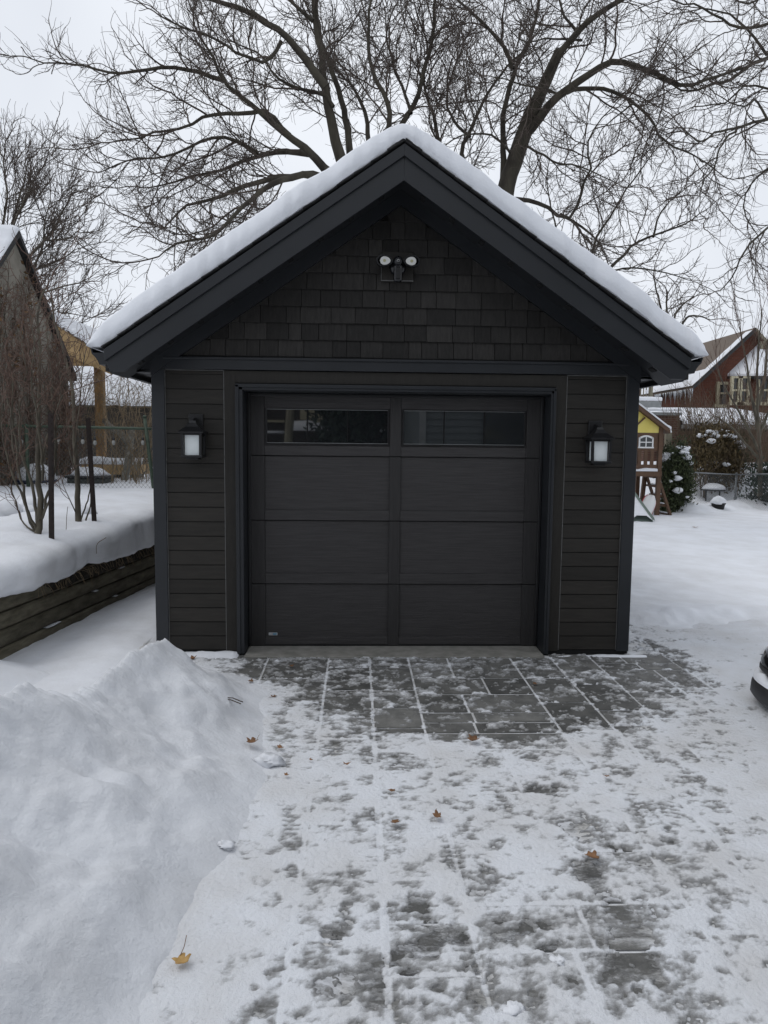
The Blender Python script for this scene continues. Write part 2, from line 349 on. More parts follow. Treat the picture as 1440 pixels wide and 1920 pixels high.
def slab_mat():
    """grey flagstone with a film of trodden snow whose thickness follows the vertex attribute 'cover'"""
    m = bpy.data.materials.new('flagstone_with_snow_film'); m.use_nodes = True; t = m.node_tree; L = t.links; b = t.nodes['Principled BSDF']
    tc = t.nodes.new('ShaderNodeTexCoord')
    def noise(sc, det, stretch=(1, 1, 1), ro=.6, dist=0.0, rot=0):
        mp = t.nodes.new('ShaderNodeMapping'); mp.inputs['Scale'].default_value = stretch; mp.inputs['Rotation'].default_value = (0, 0, rot)
        L.new(tc.outputs['Object'], mp.inputs['Vector'])
        n = t.nodes.new('ShaderNodeTexNoise'); n.inputs['Scale'].default_value = sc; n.inputs['Detail'].default_value = det; n.inputs['Roughness'].default_value = ro; n.inputs['Distortion'].default_value = dist
        L.new(mp.outputs[0], n.inputs['Vector']); return n.outputs['Fac']
    def math(op, a, c, clamp=False):
        k = t.nodes.new('ShaderNodeMath'); k.operation = op; k.use_clamp = clamp
        for i, q in enumerate((a, c)):
            if isinstance(q, (int, float)): k.inputs[i].default_value = q
            else: L.new(q, k.inputs[i])
        return k.outputs[0]
    def mrange(v, a, c, d=0., e=1., smooth=True):
        k = t.nodes.new('ShaderNodeMapRange'); k.interpolation_type = 'SMOOTHSTEP' if smooth else 'LINEAR'
        k.inputs['From Min'].default_value = a; k.inputs['From Max'].default_value = c; k.inputs['To Min'].default_value = d; k.inputs['To Max'].default_value = e
        L.new(v, k.inputs['Value']); return k.outputs[0]
    def mixc(f, A, B):
        k = t.nodes.new('ShaderNodeMix'); k.data_type = 'RGBA'
        for nme, q in (('Factor', f), ('A', A), ('B', B)):
            if isinstance(q, tuple): k.inputs[nme].default_value = (*q, 1)
            elif isinstance(q, float): k.inputs[nme].default_value = q
            else: L.new(q, k.inputs[nme])
        return k.outputs['Result']
    cov = t.nodes.new('ShaderNodeAttribute'); cov.attribute_name = 'cover'
    tn = t.nodes.new('ShaderNodeAttribute'); tn.attribute_name = 'tone'
    big = noise(2.6, 5, (1, 1.0, 1), .55, .3)
    streak = noise(9, 8, (.75, 1.9, 1), .72, .6, .25)
    fine = noise(60, 6, (.8, 1.3, 1), .7)
    s = math('ADD', math('MULTIPLY', big, .75), math('ADD', math('MULTIPLY', streak, 1.15), math('MULTIPLY', fine, .42)))   # mean about 1.16
    s = math('SUBTRACT', s, 1.16)
    v = math('ADD', s, math('MULTIPLY', math('SUBTRACT', cov.outputs['Fac'], .5), 1.5))
    mask = mrange(v, -.10, .34)
    # stone
    st = noise(7, 7); st2 = noise(90, 4)
    stone = mixc(mrange(st, .3, .7), (.085, .085, .081), (.165, .163, .153))
    stone = mixc(math('MULTIPLY', mrange(st2, .45, .75), .4), stone, (.16, .158, .15))
    sc = t.nodes.new('ShaderNodeVectorMath'); sc.operation = 'SCALE'; L.new(stone, sc.inputs[0]); L.new(tn.outputs['Fac'], sc.inputs['Scale'])
    dn = noise(3.2, 6)
    snow = mixc(mrange(dn, .35, .62), (.62, .61, .59), (.74, .755, .79))
    L.new(mixc(mask, sc.outputs[0], snow), b.inputs['Base Color'])
    L.new(mrange(mask, 0, 1, .55, .9, False), b.inputs['Roughness'])
    b.inputs['Specular IOR Level'].default_value = .3
    h = math('ADD', math('MULTIPLY', mrange(v, -.2, .75, smooth=False), .9), math('MULTIPLY', fine, .12))
    h = math('ADD', h, math('MULTIPLY', noise(24, 5), .35))
    bp = t.nodes.new('ShaderNodeBump'); bp.inputs['Strength'].default_value = .8; bp.inputs['Distance'].default_value = .022
    L.new(h, bp.inputs['Height']); L.new(bp.outputs[0], b.inputs['Normal'])
    return m
M_SLAB = slab_mat()
M_JOINT = pbr('joint_snow', (.50, .50, .49), (.76, .77, .79), scale=9, rough=.9, bump=.4, bscale=60)

# ------------------------------------------------------------------ ground: yard snow, driveway
WALLX = lambda y: -3.24+.117*(np.asarray(y, float)+.15)           # face of the retaining wall
def yard_h(x, y):
    x = np.asarray(x, float); y = np.asarray(y, float)
    n = fbm(x*1.1, y*1.1, 3, 4)-.5; n2 = fbm(x*6, y*6, 9, 3)-.5
    wob = (fbm(x*2.2, y*2.2, 21, 4)-.5)
    back = sst(.55, 1.35, y+wob*.7)                                # uncleared lawn behind the driveway
    rgt = sst(-.25, .55, x-np.interp(y, [-7, -4, -3.4, -2.5, -1.9, -1.5, -.6, .2, 2], [1.0, 1.2, 1.5, 1.95, 2.5, 2.7, 2.9, 3.7, 4.6])+wob*.5)
    left = sst(.0, .35, -x-1.95+wob*.25)
    m = np.maximum(np.maximum(back, rgt), left)
    h = .075+.06*n+.018*n2+.05*sst(2, 8, y)+.05*(fbm(x*2.4, y*1.6, 13, 3)-.5)*sst(1.2, 2.5, y)+.05*np.exp(-((y+wob*.7-1.25)/.22)**2)*sst(2.2, 3.0, x)*(.3+fbm(x*4, y*4, 14, 3))
    h = np.where(left > .3, .03+.06*n+.02*n2-.03*sst(-2.6, -3.2, x), h)
    h = h-.04*sst(.9, -.3, y)*(x > 0)+.06*sst(1.3, 3.0, x)*sst(.3, -1.5, y)*(.6+n)
    z = -.035+(h+.035)*m
    z = z+.9*sst(40, 90, np.hypot(x, y))*(fbm(x*.05, y*.05, 2, 3)-.3)
    # narrow strip of snow under the wall on both sides of the door
    st = np.exp(-((y+.08)/np.where(x < 0, .10, .06))**2)*((x < -1.30) & (x > -2.2) | (x > 1.36) & (x < 2.15))
    st = st*np.where(x < 0, 1.0, .62); z = np.maximum(z, -.035+.075*st*(.35+1.1*fbm(x*5, y*9, 4, 3)))
    ins = (np.abs(x) < 1.97) & (y > .05) & (y < 6.3)
    return np.where(ins, -.06, z)
def axis(a, b, st, lo, hi, k):
    c = list(np.arange(a, b, st)); s = st; q = b
    while q < hi: c.append(q); s *= k; q += s
    s = st; q = a-st
    while q > lo: c.insert(0, q); s *= k; q -= s
    return np.array(c)
xs = axis(-4.2, 5.2, .035, -160, 160, 1.16); ys = axis(-6.5, 3.0, .035, -160, 200, 1.16)
X, Y = np.meshgrid(xs, ys)
m_ = MB(); m_.sheet(np.stack([X, Y, yard_h(X, Y)], -1))
tag(m_.build('snow_ground', SNOW, smooth=True), 'smooth snow covering the yard around the driveway', 'ground', kind='structure')

def inpoly(x, y, poly):
    x = np.asarray(x); r_ = np.zeros(x.shape, bool); n = len(poly)
    for i in range(n):
        x0, y0 = poly[i]; x1, y1 = poly[(i+1) % n]
        c = ((y0 > y) != (y1 > y)) & (x < (x1-x0)*(y-y0)/((y1-y0) if y1 != y0 else 1e-9)+x0); r_ ^= c
    return r_
PATCHES = [(G(px, py)[0], G(px, py)[1], rx, ry, a) for px, py, rx, ry, a in [
    (628, 1393, .075, .05, .9), (628, 1420, .07, .045, .8), (690, 1415, .07, .07, .7), (762, 1425, .09, .07, .75), (740, 1420, .05, .05, .4),
    (1020, 1480, .13, .06, .8), (910, 1430, .06, .05, .5), (925, 1490, .06, .05, .6), (1120, 1400, .08, .05, .5), (1260, 1520, .06, .05, .6),
    (1180, 1450, .05, .05, .5), (1000, 1425, .12, .05, .4), (1080, 1550, .08, .04, .5), (1150, 1600, .10, .06, .5), (1145, 1590, .05, .05, .5),
    (900, 1620, .08, .07, .85), (850, 1610, .06, .09, .6), (780, 1640, .06, .07, .5), (1110, 1640, .07, .07, .8), (1160, 1710, .08, .09, .9),
    (940, 1650, .06, .04, .6), (910, 1690, .07, .05, .6), (780, 1720, .06, .12, .85), (870, 1770, .09, .08, .7), (1000, 1740, .07, .05, .6),
    (1040, 1790, .06, .05, .6), (1200, 1790, .09, .08, .95), (980, 1820, .06, .08, .6), (730, 1850, .05, .1, .4), (550, 1800, .10, .05, .8),
    (510, 1860, .05, .12, .7), (630, 1750, .06, .05, .7), (670, 1530, .08, .05, .6), (680, 1545, .05, .05, .5), (700, 1690, .07, .03, .6),
    (650, 1660, .10, .05, .5), (640, 1700, .06, .05, .5), (820, 1890, .08, .06, .7), (700, 1880, .07, .07, .6), (1190, 1860, .08, .08, .7),
    (540, 1530, .09, .07, .3), (600, 1560, .08, .05, .4), (530, 1640, .06, .05, .3), (960, 1530, .08, .05, .5), (1280, 1580, .08, .05, .4),
    (1290, 1620, .08, .05, .35), (560, 1640, .08, .06, .35), (380, 1800, .05, .03, .5), (1320, 1420, .14, .07, .5), (1250, 1260, .25, .12, .7), (1350, 1290, .3, .1, .6),
    (1300, 1240, .35, .12, .7), (1260, 1205, .4, .15, .8), (1210, 1185, .3, .12, .8), (1340, 1200, .4, .1, .5), (1370, 1260, .25, .1, .5), (1230, 1330, .2, .1, .7), (1300, 1345, .2, .1, .5), (1200, 1400, .15, .07, .6), (1060, 1440, .15, .05, .5), (560, 1275, .12, .06, .6), (500, 1262, .1, .05, .7), (590, 1310, .1, .06, .6), (1100, 1470, .1, .05, .5), (960, 1460, .1, .04, .5), (820, 1470, .07, .04, .35), (880, 1560, .08, .05, .4), (1040, 1620, .08, .05, .4), (830, 1700, .08, .06, .45), (940, 1740, .09, .06, .45), (600, 1830, .07, .06, .5), (860, 1850, .08, .07, .5), (1090, 1850, .08, .07, .45), (1110, 1740, .08, .07, .4), (480, 1890, .06, .05, .4), (1400, 1230, .35, .1, .5), (1330, 1180, .3, .08, .5), (1420, 1290, .2, .08, .4), (1380, 1330, .2, .06, .35), (570, 1480, .08, .05, .4), (620, 1500, .08, .05, .4), (540, 1590, .08, .06, .4), (600, 1640, .07, .06, .45), (570, 1720, .07, .07, .45), (720, 1560, .08, .06, .4), (760, 1500, .08, .04, .45), (740, 1800, .07, .08, .5), (670, 1800, .07, .07, .4), (620, 1890, .07, .06, .5)]]
CLEAR = [tuple(G(px, py)[:2]) for px, py in [(435, 1238), (450, 1268), (540, 1300), (590, 1340), (640, 1368), (790, 1384), (900, 1378), (1060, 1392), (1115, 1390), (1180, 1345), (1290, 1330), (1300, 1260), (1240, 1215), (1180, 1190), (1170, 1150), (440, 1150)]]
WET = [tuple(G(px, py)[:2]) for px, py in [(800, 1318), (830, 1375), (1110, 1388), (1115, 1360), (1085, 1335), (1000, 1290), (960, 1240), (880, 1238)]]
def cover(x, y):
    x = np.asarray(x, float); y = np.asarray(y, float)
    w1 = (fbm(x*2.0, y*2.0, 31, 4)-.5)*.75; w2 = (fbm(x*2.0, y*2.0, 41, 4)-.5)*.6
    c = np.full(x.shape, .72)-.04*np.exp(-((x-.45)/.75)**2)*sst(-1.5, -2.4, y)
    # clear apron: average point samples to feather its edge
    ins = np.zeros(x.shape); wet = np.zeros(x.shape)
    for dx, dy in ((0, 0), (.20, .02), (-.14, 0), (.34, .05), (0, -.09), (.12, .12), (-.07, -.06)):
        ins += inpoly(x+w1+dx, y+w2*.7+dy, CLEAR)/7.0
        wet += inpoly(x+w1*.5+dx, y+w2*.4+dy, WET)/7.0
    c = c-.40*ins-.09*wet
    c = c+.10*sst(-.3, -1.0, x)*(1-ins)
    pr = np.interp(y, [-6, -3.9, -3.2, -2.5, -1.5], [.75, .85, 1.1, 1.4, 2.1])
    c = c+.30*sst(0, .5, x-pr)*(1-ins)
    c = c+.16*(fbm(x*1.7, y*1.7, 77, 3)-.5)
    for px, py, rx, ry, a in PATCHES:
        d = ((x-px)/rx)**2+((y-py)/ry)**2
        c = c-a*.27*np.exp(-d*.6)
    return np.clip(c, 0, 1)

cols = [-2.45, -1.78, -1.06, -.56, -.22, .10, .955, 1.30, 1.64, 2.30, 2.63, 3.4, 3.75, 4.6]
rr = random.Random(3)
sv, sf, st_, sc_n = [], [], [], 0
SLABS = []
def slab(x0, x1, y0, y1):
    global sc_n
    SLABS.append((x0, x1, y0, y1))
    g = .0075
    nx = max(2, int((x1-x0)/.03)+1); ny = max(2, int((y1-y0)/.03)+1)
    gx = np.linspace(x0+g+rr.uniform(0, .003), x1-g, nx); gy = np.linspace(y0+g, y1-g-rr.uniform(0, .003), ny)
    A, B = np.meshgrid(gx, gy); tl = rr.uniform(-.003, .003)
    V = np.stack([A, B, np.full(A.shape, rr.uniform(-.0012, .0012))], -1).reshape(-1, 3)
    i = np.arange(nx*ny).reshape(ny, nx)
    q = np.stack([i[:-1, :-1], i[:-1, 1:], i[1:, 1:], i[1:, :-1]], -1).reshape(-1, 4)+sc_n
    sv.append(V); sf.extend(q.tolist()); st_.extend([rr.choice([.75, .9, 1.0, 1.0, 1.15, 1.3])*rr.uniform(.92, 1.08)]*len(q)); sc_n += nx*ny
for a, b in zip(cols[:-1], cols[1:]):
    y = -.13 if -1.3 < (a+b)/2 < 1.3 else (-.02 if abs((a+b)/2) < 2 else 1.2)
    while y > -6.9:
        wdt = b-a
        h = rr.choice([.17, .26, .35, .35, .52] if wdt > .5 else [.26, .35, .52, .52, .7])
        y0 = max(-7.0, y-h)
        if wdt > .6 and rr.random() < .72:
            f = a+wdt*rr.choice([.38, .5, .62, .4])
            slab(a, f, y0, y); slab(f, b, y0, y)
        else: slab(a, b, y0, y)
        y = y0
sm = MB(); sm.v = sv; sm.f = sf; sm.t = st_; sm.n = sc_n
allv = np.concatenate(sv)
tag(sm.build('driveway', M_SLAB, attrs={'cover': cover(allv[:, 0], allv[:, 1])}), 'grey flagstone driveway dusted with trodden snow', 'driveway', kind='structure')
j = MB(); gx = np.linspace(-2.45, 4.6, 60); gy = np.linspace(-7, 1.2, 60); A, B = np.meshgrid(gx, gy)
j.sheet(np.stack([A, B, np.where((np.abs(A) < 1.95) & (B > .0), -.05, -.0045)], -1))
tag(j.build('driveway_joint_bed', M_JOINT), 'snow packed into the joints between the driveway flagstones', 'driveway bed', kind='structure')
j = MB(); j.box(-170, 170, -170, 210, -1.6, -1.2)
tag(j.build('ground', M_SOIL), 'frozen ground under the snow', 'ground', kind='structure')

# trodden snow: a real layer up to two centimetres thick, worn through to the stone in patches
gx = np.arange(-1.75, 3.7, .0095); gy = np.arange(-5.2, 1.0, .0095); A, B = np.meshgrid(gx, gy)
cv = cover(A, B)
ca, sa = cos(.32), sin(.32); U = A*ca+B*sa; W = -A*sa+B*ca
n_b = fbm(A*2.7, B*3.2, 131, 3)-.5; n_s = fbm(U*9.0, W*12.5, 137, 6, .72)-.5; n_t = fbm((A+.10*B)*9.0, B*1.6, 151, 4, .6)-.5; n_f = fbm(A*44, B*60, 139, 3, .65)-.5
n_m = fbm(U*17+3, W*20, 143, 4, .68)-.5
J = np.ones(A.shape, np.float32)
for x0, x1, y0, y1 in SLABS:
    i0, i1 = np.searchsorted(gx, [x0+.010, x1-.010]); k0, k1 = np.searchsorted(gy, [y0+.010, y1-.010]); J[k0:k1, i0:i1] = 0
vv = .36*n_b+1.15*n_s+1.25*n_m+.50*n_f+.45*n_t*sst(-1.6, -2.3, B)+1.35*(cv-.408)+.06
for px, py, an_ in [(628, 1408, .1), (690, 1420, -.1), (762, 1428, .05), (905, 1628, -.5), (850, 1612, .1), (1012, 1482, .9), (1110, 1650, .15), (1165, 1712, .3), (1200, 1795, .1), (785, 1725, .0), (630, 1752, -.3), (1000, 1425, .8), (930, 1500, .3), (700, 1640, .2), (1265, 1530, -.2), (1080, 1560, .4), (545, 1545, .2), (870, 1775, .2)]:
    g = G(px, py); dx = A-g[0]; dy = B-g[1]; lx = dx*cos(an_)+dy*sin(an_); ly = -dx*sin(an_)+dy*cos(an_)
    wd_ = .050+.008*np.sin(ly*16); q = sst(1.15, .85, np.sqrt((lx/wd_)**2+(ly/.14)**2)); vv = vv-q*(.17+.13*np.sin(ly*170+lx*30)+.10*n_f)
lum = fbm(A*9, B*9, 141, 4)-.5
zt = np.where(vv > 0, .004+.009*np.minimum(vv*2.2, 1)**.8+.009*lum*np.minimum(vv*3, 1)+.0035*n_f, .004+.14*np.maximum(vv, -.25))
zt = zt+.05*sst(.15, 1.1, A-np.interp(B, [-6, -3.9, -3.2, -2.5, -1.5, .5], [.75, .85, 1.1, 1.4, 2.1, 2.9]))*(.6+.8*fbm(A*1.5, B*1.5, 149, 3))
zt = zt-.012*((np.abs(A) < 1.29) & (B > -.135))*1.0-.06*((np.abs(A) < 2.02) & (B > -.03))
tr = MB(); tr.sheet(np.stack([A, B, zt], -1))
tag(tr.build('trodden_snow', SNOWT, smooth=True, attrs={'thin': (vv+.31*J-.05).ravel()}), 'trodden snow layer worn through to the flagstones in patches', 'snow', kind='structure')

# ploughed snow bank on the left of the driveway
RIDGE = np.array([(-1.55, -1.05, .10), (-1.585, -1.30, .47), (-1.64, -1.55, .515), (-1.735, -1.9, .455), (-1.83, -2.3, .475), (-1.93, -2.8, .60), (-2.0, -3.5, .66), (-2.05, -4.4, .66), (-2.1, -5.6, .6), (-2.1, -6.6, .3)])
def bank_h(x, y):
    best = np.full(x.shape, -1.0); skirt = np.zeros(x.shape)
    wx = (fbm(x*2.4+5, y*2.4, 51, 2)-.5)*.14; wy = (fbm(x*2.4, y*2.4+9, 53, 2)-.5)*.14
    x2 = x+wx; y2 = y+wy
    for i in range(len(RIDGE)-1):
        for t in np.linspace(0, 1, 9):
            rx, ry, rh = RIDGE[i]*(1-t)+RIDGE[i+1]*t
            dx = x2-rx; dy = y2-ry
            wr = np.interp(ry, [-5, -3.2, -2.4, -1.5, -1.1], [1.12, 1.12, 1.06, .76, .64])
            wd = np.where(dx > 0, wr, .62)
            d = np.hypot(dx/wd, dy/.62)
            prof = np.clip(1-d, 0, 1); prof = prof**1.05*(1-.12*np.sin(prof*pi))
            best = np.maximum(best, (rh+.05)*prof); skirt = np.maximum(skirt, np.clip(1-d/1.35, 0, 1))
    n = fbm(x*3.0, y*3.0, 61, 4)-.5
    fl = fbm(x*1.2+y*.6, y*6.5-x*1.2, 63, 3)-.5                       # runnels down the flank
    lump = fbm(x*9, y*9, 67, 3)-.5
    a = sst(.0, .22, best)
    toe = np.where(best < .16, best*(.35+.65*best/.16), best)
    bl = np.abs(fbm(x*5.5, y*5.5, 69, 3)-.5)*2; bl2 = np.abs(fbm(x*13, y*13, 70, 3)-.5)*2
    z = toe+a*(.17*n+.045*fl+.018*lump-.026*bl-.008*bl2+.010)-.022+.15*skirt**1.5*np.clip(1-best/.32, 0, 1)+.03*(fbm(x*6, y*6, 68, 4)-.5)*sst(.0, .25, skirt)
    for px, py, r_, dp in ((390, 1712, .065, .09), (415, 1650, .07, .05), (330, 1800, .06, .04)):       # boot holes
        g = G(px, py, .05); d = np.hypot((x-g[0])/r_, (y-g[1])/(r_*1.1)); z = z-dp*np.exp(-d**3)
    return np.where(skirt <= 0.002, -.05, z)-.05*(x > -2.02)*sst(-.12, -.02, y)
gx = np.arange(-3.0, -.45, .016); gy = np.arange(-6.6, -.3, .016); A, B = np.meshgrid(gx, gy)
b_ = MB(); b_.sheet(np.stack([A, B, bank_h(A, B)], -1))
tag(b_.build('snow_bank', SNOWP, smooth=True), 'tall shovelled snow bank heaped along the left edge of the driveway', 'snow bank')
# low pile farther left between bank and retaining wall
b_ = MB()
gx = np.arange(-4.6, -2.0, .03); gy = np.arange(-2.6, .5, .03); A, B = np.meshgrid(gx, gy)
z = -.05+.30*np.exp(-((A+3.25)/.55)**2-((B+.85)/.45)**2)+.06*(fbm(A*3, B*3, 71, 4)-.5)
z += .22*np.exp(-((A+3.6)/.6)**2-((B+1.7)/.5)**2)
b_.sheet(np.stack([A, B, z], -1))
tag(b_.build('snow_heap', SNOW, smooth=True), 'low rounded snow heap below the timber retaining wall', 'snow heap')

# ------------------------------------------------------------------ garage
GAR = thing('garage', (0, 0, 0), 'black gabled single garage with dark panelled door at the end of the driveway', 'garage')
K = .686
zr = lambda x: 3.80-K*abs(x)                                  # underside of the sloped soffit
# siding either side of the door (one mesh a side), boards lapped
def siding(x0, x1):
    s = MB(); z = 0.035; k = 0; rg = random.Random(int(x0*100)+5)
    while z < 2.36:
        z1 = min(2.36, z+.1205); t = rg.uniform(.78, 1.22)
        s.prism([(-.0215, z+.006), (-.0235, z+.0095), (-.019, z1-.001), (.01, z1-.001), (.01, z+.006)], 'x', x0, x1, t)
        s.box(x0, x1, -.012, .012, z-.001, z+.006, .5)
        z = z1
    return s
siding(-1.894, -1.425).build('siding', M_SIDING, GAR)
siding(1.399, 1.894).build('siding', M_SIDING, GAR)
s = MB(); s.box(-2.0, -1.31, .013, .12, .02, 2.45).box(1.31, 2.0, .013, .12, .02, 2.45).box(-1.31, 1.31, .013, .12, 2.2, 2.45)
s.prism([(-2.0, 2.45), (2.0, 2.45), (0, 3.79)], 'y', .013, .12)
s.box(-2.0, -1.88, .12, 6.2, .02, 2.44).box(1.88, 2.0, .12, 6.2, .02, 2.44).box(-1.88, 1.88, 6.08, 6.2, .02, 2.44).prism([(-1.9, 2.44), (1.9, 2.44), (0, 3.75)], 'y', 6.08, 6.2)
s.build('wall', M_SIDING, GAR)
for x0, x1 in ((-2.003, -1.899), (1.899, 2.003)):
    s = MB(); s.box(x0, x1, -.040, .11, .03, zr(1.95)+.0); s.build('corner_post', M_METAL, GAR, bevel=.004)
s = MB()
for x in (-1.8965, 1.8965, -1.4235, 1.3975): s.box(x-.0028, x+.0028, -.0255, -.016, .04, 2.36)
s.box(-1.896, -1.424, -.0265, -.016, 2.356, 2.362).box(1.398, 1.896, -.0265, -.016, 2.356, 2.362)
s.build('caulk_line', M_CAULK, GAR)
# wood trim round the door
s = MB(); s.box(-1.421, -1.330, -.028, .012, .03, 2.36).box(1.303, 1.395, -.028, .012, .03, 2.36).box(-1.330, 1.303, -.028, .012, 2.263, 2.36)
s.build('door_trim', M_TRIMW, GAR, bevel=.002)
# metal casing and reveal
s = MB()
for sg, xo, xi in ((-1, -1.328, -1.268), (1, 1.301, 1.262)):
    a, b = sorted((xo, xi)); s.box(a, b, -.055, -.03, .012, 2.245)
    c = (a+b)/2; s.box(min(xo, c), max(xo, c), -.066, -.055, .012, 2.245)
s.box(-1.328, 1.301, -.055, -.03, 2.205, 2.245).box(-1.328, 1.301, -.066, -.055, 2.226, 2.252)
s.build('door_casing', M_METAL, GAR, bevel=.003)
s = MB(); s.box(-1.330, 1.303, -.03, .0, 2.2445, 2.262); s.build('drip_gap', M_VENT, GAR)
s = MB(); s.box(-1.31, -1.266, -.03, .33, .01, 2.21).box(1.260, 1.31, -.03, .33, .01, 2.21).box(-1.266, 1.260, -.03, .33, 2.197, 2.24)
s.build('door_jamb', M_METAL, GAR)
s = MB(); s.box(-1.2655, -1.238, .148, .172, .03, 2.196).box(1.232, 1.2595, .148, .172, .03, 2.196).box(-1.238, 1.232, .148, .172, 2.170, 2.196)
s.build('weather_strip', M_BLACK, GAR, bevel=.006)
# beam above the door
s = MB(); s.box(-1.899, 1.899, -.052, .012, 2.365, 2.452).box(-1.899, 1.899, -.066, -.0521, 2.444, 2.462); s.build('beam', M_METAL, GAR, bevel=.003)
s = MB(); s.box(-1.86, 1.86, -.030, .012, 2.4625, 2.478); s.build('beam_gap', M_VENT, GAR)
# shingles in the gable
s = MB(); rg = random.Random(11); z = 2.478; row = 0
while z < 3.72:
    h = .1345; xmax = (3.79-z)/K
    x = -xmax-rg.uniform(0, .15)
    while x < xmax:
        wd = rg.choice([.11, .13, .15, .17, .19, .22, .25])*rg.uniform(.93, 1.07); x1 = x+wd
        a, b = max(x, -xmax), min(x1, xmax)
        top = min(3.80-K*abs(a), 3.80-K*abs(b))+.02
        if b-a > .02 and top > z+.01:
            zt = min(z+h+.01, top); t = rg.choice([.7, .9, 1., 1., 1.1, 1.3])*rg.uniform(.9, 1.1); jj = rg.uniform(-.002, .002); th = rg.uniform(-.0015, .0015)
            s.prism([(-.033+th, z+jj), (-.014+th, zt), (.010, zt), (.010, z+jj)], 'x', a+.0022, b-.0022, t)
        x = x1
    z += h; row += 1
s.build('gable_shingles', M_SHAKE, GAR)
# frieze boards under the rake, soffit, fascia
for sg in (-1, 1):
    s = MB()
    s.prism([(0, 3.80-.001), (sg*2.0, zr(2.0)-.001), (sg*2.0, zr(2.0)-.122), (0, 3.80-.122)], 'y', -.062, -.030)
    s.build('frieze_board', M_METAL, GAR)
    s = MB(); s.prism([(0, 3.80), (sg*2.205, zr(2.205)), (sg*2.205, zr(2.205)+.03), (0, 3.83)], 'y', -.40, .02); s.build('rake_soffit', M_SOFFIT, GAR)
    for k in range(9):
        s = MB()
        xx = .16+k*.235; c = np.array([sg*xx, -.19, zr(xx)-.004]); d = np.array([sg*1, 0, -K])/math.hypot(1, K)
        s.bar(c-d*.022, c+d*.022, .09, .012, up=(K*sg, 0, 1)); s.build('soffit_vent', M_VENT, GAR)
    s = MB()
    s.prism([(0, 3.735), (0, 3.912), (sg*2.228, 3.912-K*2.228), (sg*2.20, 2.303), (sg*2.088, 2.303)], 'y', -.425, -.400)
    s.prism([(0, 3.905), (0, 3.993), (sg*2.236, 3.993-K*2.236), (sg*2.228, 3.905-K*2.228)], 'y', -.447, -.400)
    s.build('fascia', M_METAL, GAR, bevel=.003)
    # eave: closing board, level soffit, side fascia
    s = MB(); s.prism([(sg*2.0, 2.36), (sg*2.19, 2.36), (sg*2.19, zr(2.19)+.03), (sg*2.0, zr(2.0)+.03)][::sg], 'y', -.02, .01); s.build('eave_return', M_METAL, GAR)
    s = MB(); a, b = sorted((sg*2.0, sg*2.19)); s.box(a, b, .01, 6.4, 2.345, 2.36)
    for k in range(24): s.box(a, b, .02+k*.26, .045+k*.26, 2.341, 2.3449)
    s.build('eave_soffit', M_SOFFIT, GAR)
    s = MB(); a, b = sorted((sg*2.19, sg*2.21)); s.box(a, b, -.398, 6.5, 2.30, 2.47); s.build('eave_fascia', M_METAL, GAR)
    # gutter, ogee profile
    s = MB(); g = [(2.2105, 2.47), (2.2105, 2.352), (2.285, 2.352), (2.298, 2.385), (2.318, 2.412), (2.338, 2.43), (2.345, 2.462), (2.352, 2.474), (2.338, 2.474), (2.332, 2.44), (2.225, 2.44), (2.225, 2.47)]
    s.prism([(sg*p[0], p[1]) for p in g], 'y', -.40, 6.5)
    s.build('gutter', M_METAL, GAR)
    # roof slab, ragged shingle courses at the rake edge
    s = MB(); rg = random.Random(20+sg)
    s.prism([(0, 3.84), (sg*2.24, 3.84-K*2.24), (sg*2.24, 4.005-K*2.24), (0, 4.005)], 'y', -.399, 6.5)
    x = 0.0
    while x < 2.24:
        x1 = min(2.255, x+.125); e = rg.uniform(.456, .470)
        s.prism([(sg*x, 4.0075-K*x+.002), (sg*x1, 4.0075-K*x1+.009), (sg*x1, 4.0075-K*x1+.017), (sg*x, 4.0075-K*x+.008)], 'y', -e, 6.5, rg.uniform(.8, 1.2)); x = x1
    if sg > 0: s.prism([(-.13, 4.022-K*.13), (0, 4.022), (.13, 4.022-K*.13), (.13, 4.030-K*.13), (0, 4.030), (-.13, 4.030-K*.13)], 'y', -.466, 6.5)
    s.build('roof', M_ROOF, GAR)
# concrete sill and foundation
s = MB(); s.box(-1.262, 1.256, -.125, .40, -.06, .014); s.build('sill_slab', M_CONC, GAR, bevel=.006)
for q0, q1 in ((-2.0, -1.27), (1.264, 2.0)): s = MB(); s.box(q0, q1, -.02, .1, -.1, .034); s.build('foundation', M_VENT, GAR)

# the overhead door: one part with windows and overlay as sub-parts
DY = .172
s = MB()
for z0, z1 in ((.02, .5625), (.5685, 1.1145), (1.1205, 1.668), (1.674, 2.19)):
    s.box(-1.25, 1.25, DY+.016, DY+.05, z0, z1)
s.box(-1.25, 1.25, DY+.026, DY+.045, .02, 2.19, .3)
DOOR = s.build('garage_door', M_DOOR, GAR, bevel=.003)
ORG[DOOR.name] = org(GAR)
s = MB()
for z0, z1 in ((.02, .5625), (.5685, 1.1145), (1.1205, 1.668), (1.674, 2.19)):
    for x0, x1 in ((-1.25, -1.122), (-.056, .038), (1.117, 1.25)): s = MB(); s.box(x0, x1, DY-.004, DY+.018, z0, z1); s.build('stile', M_DOORV, DOOR, bevel=.0035)
for x0, x1 in ((-1.1215, -.0565), (.0385, 1.1165)):
    for z0, z1 in ((.031, .098), (.5685, .6575), (1.1205, 1.2075), (1.674, 1.757), (2.073, 2.19)): s = MB(); s.box(x0, x1, DY-.001, DY+.018, z0, z1); s.build('rail', M_DOOR, DOOR, bevel=.0035)
s = MB(); s.box(-1.25, 1.25, DY+.004, DY+.055, .0145, .03); s.build('bottom_seal', M_BLACK, DOOR)
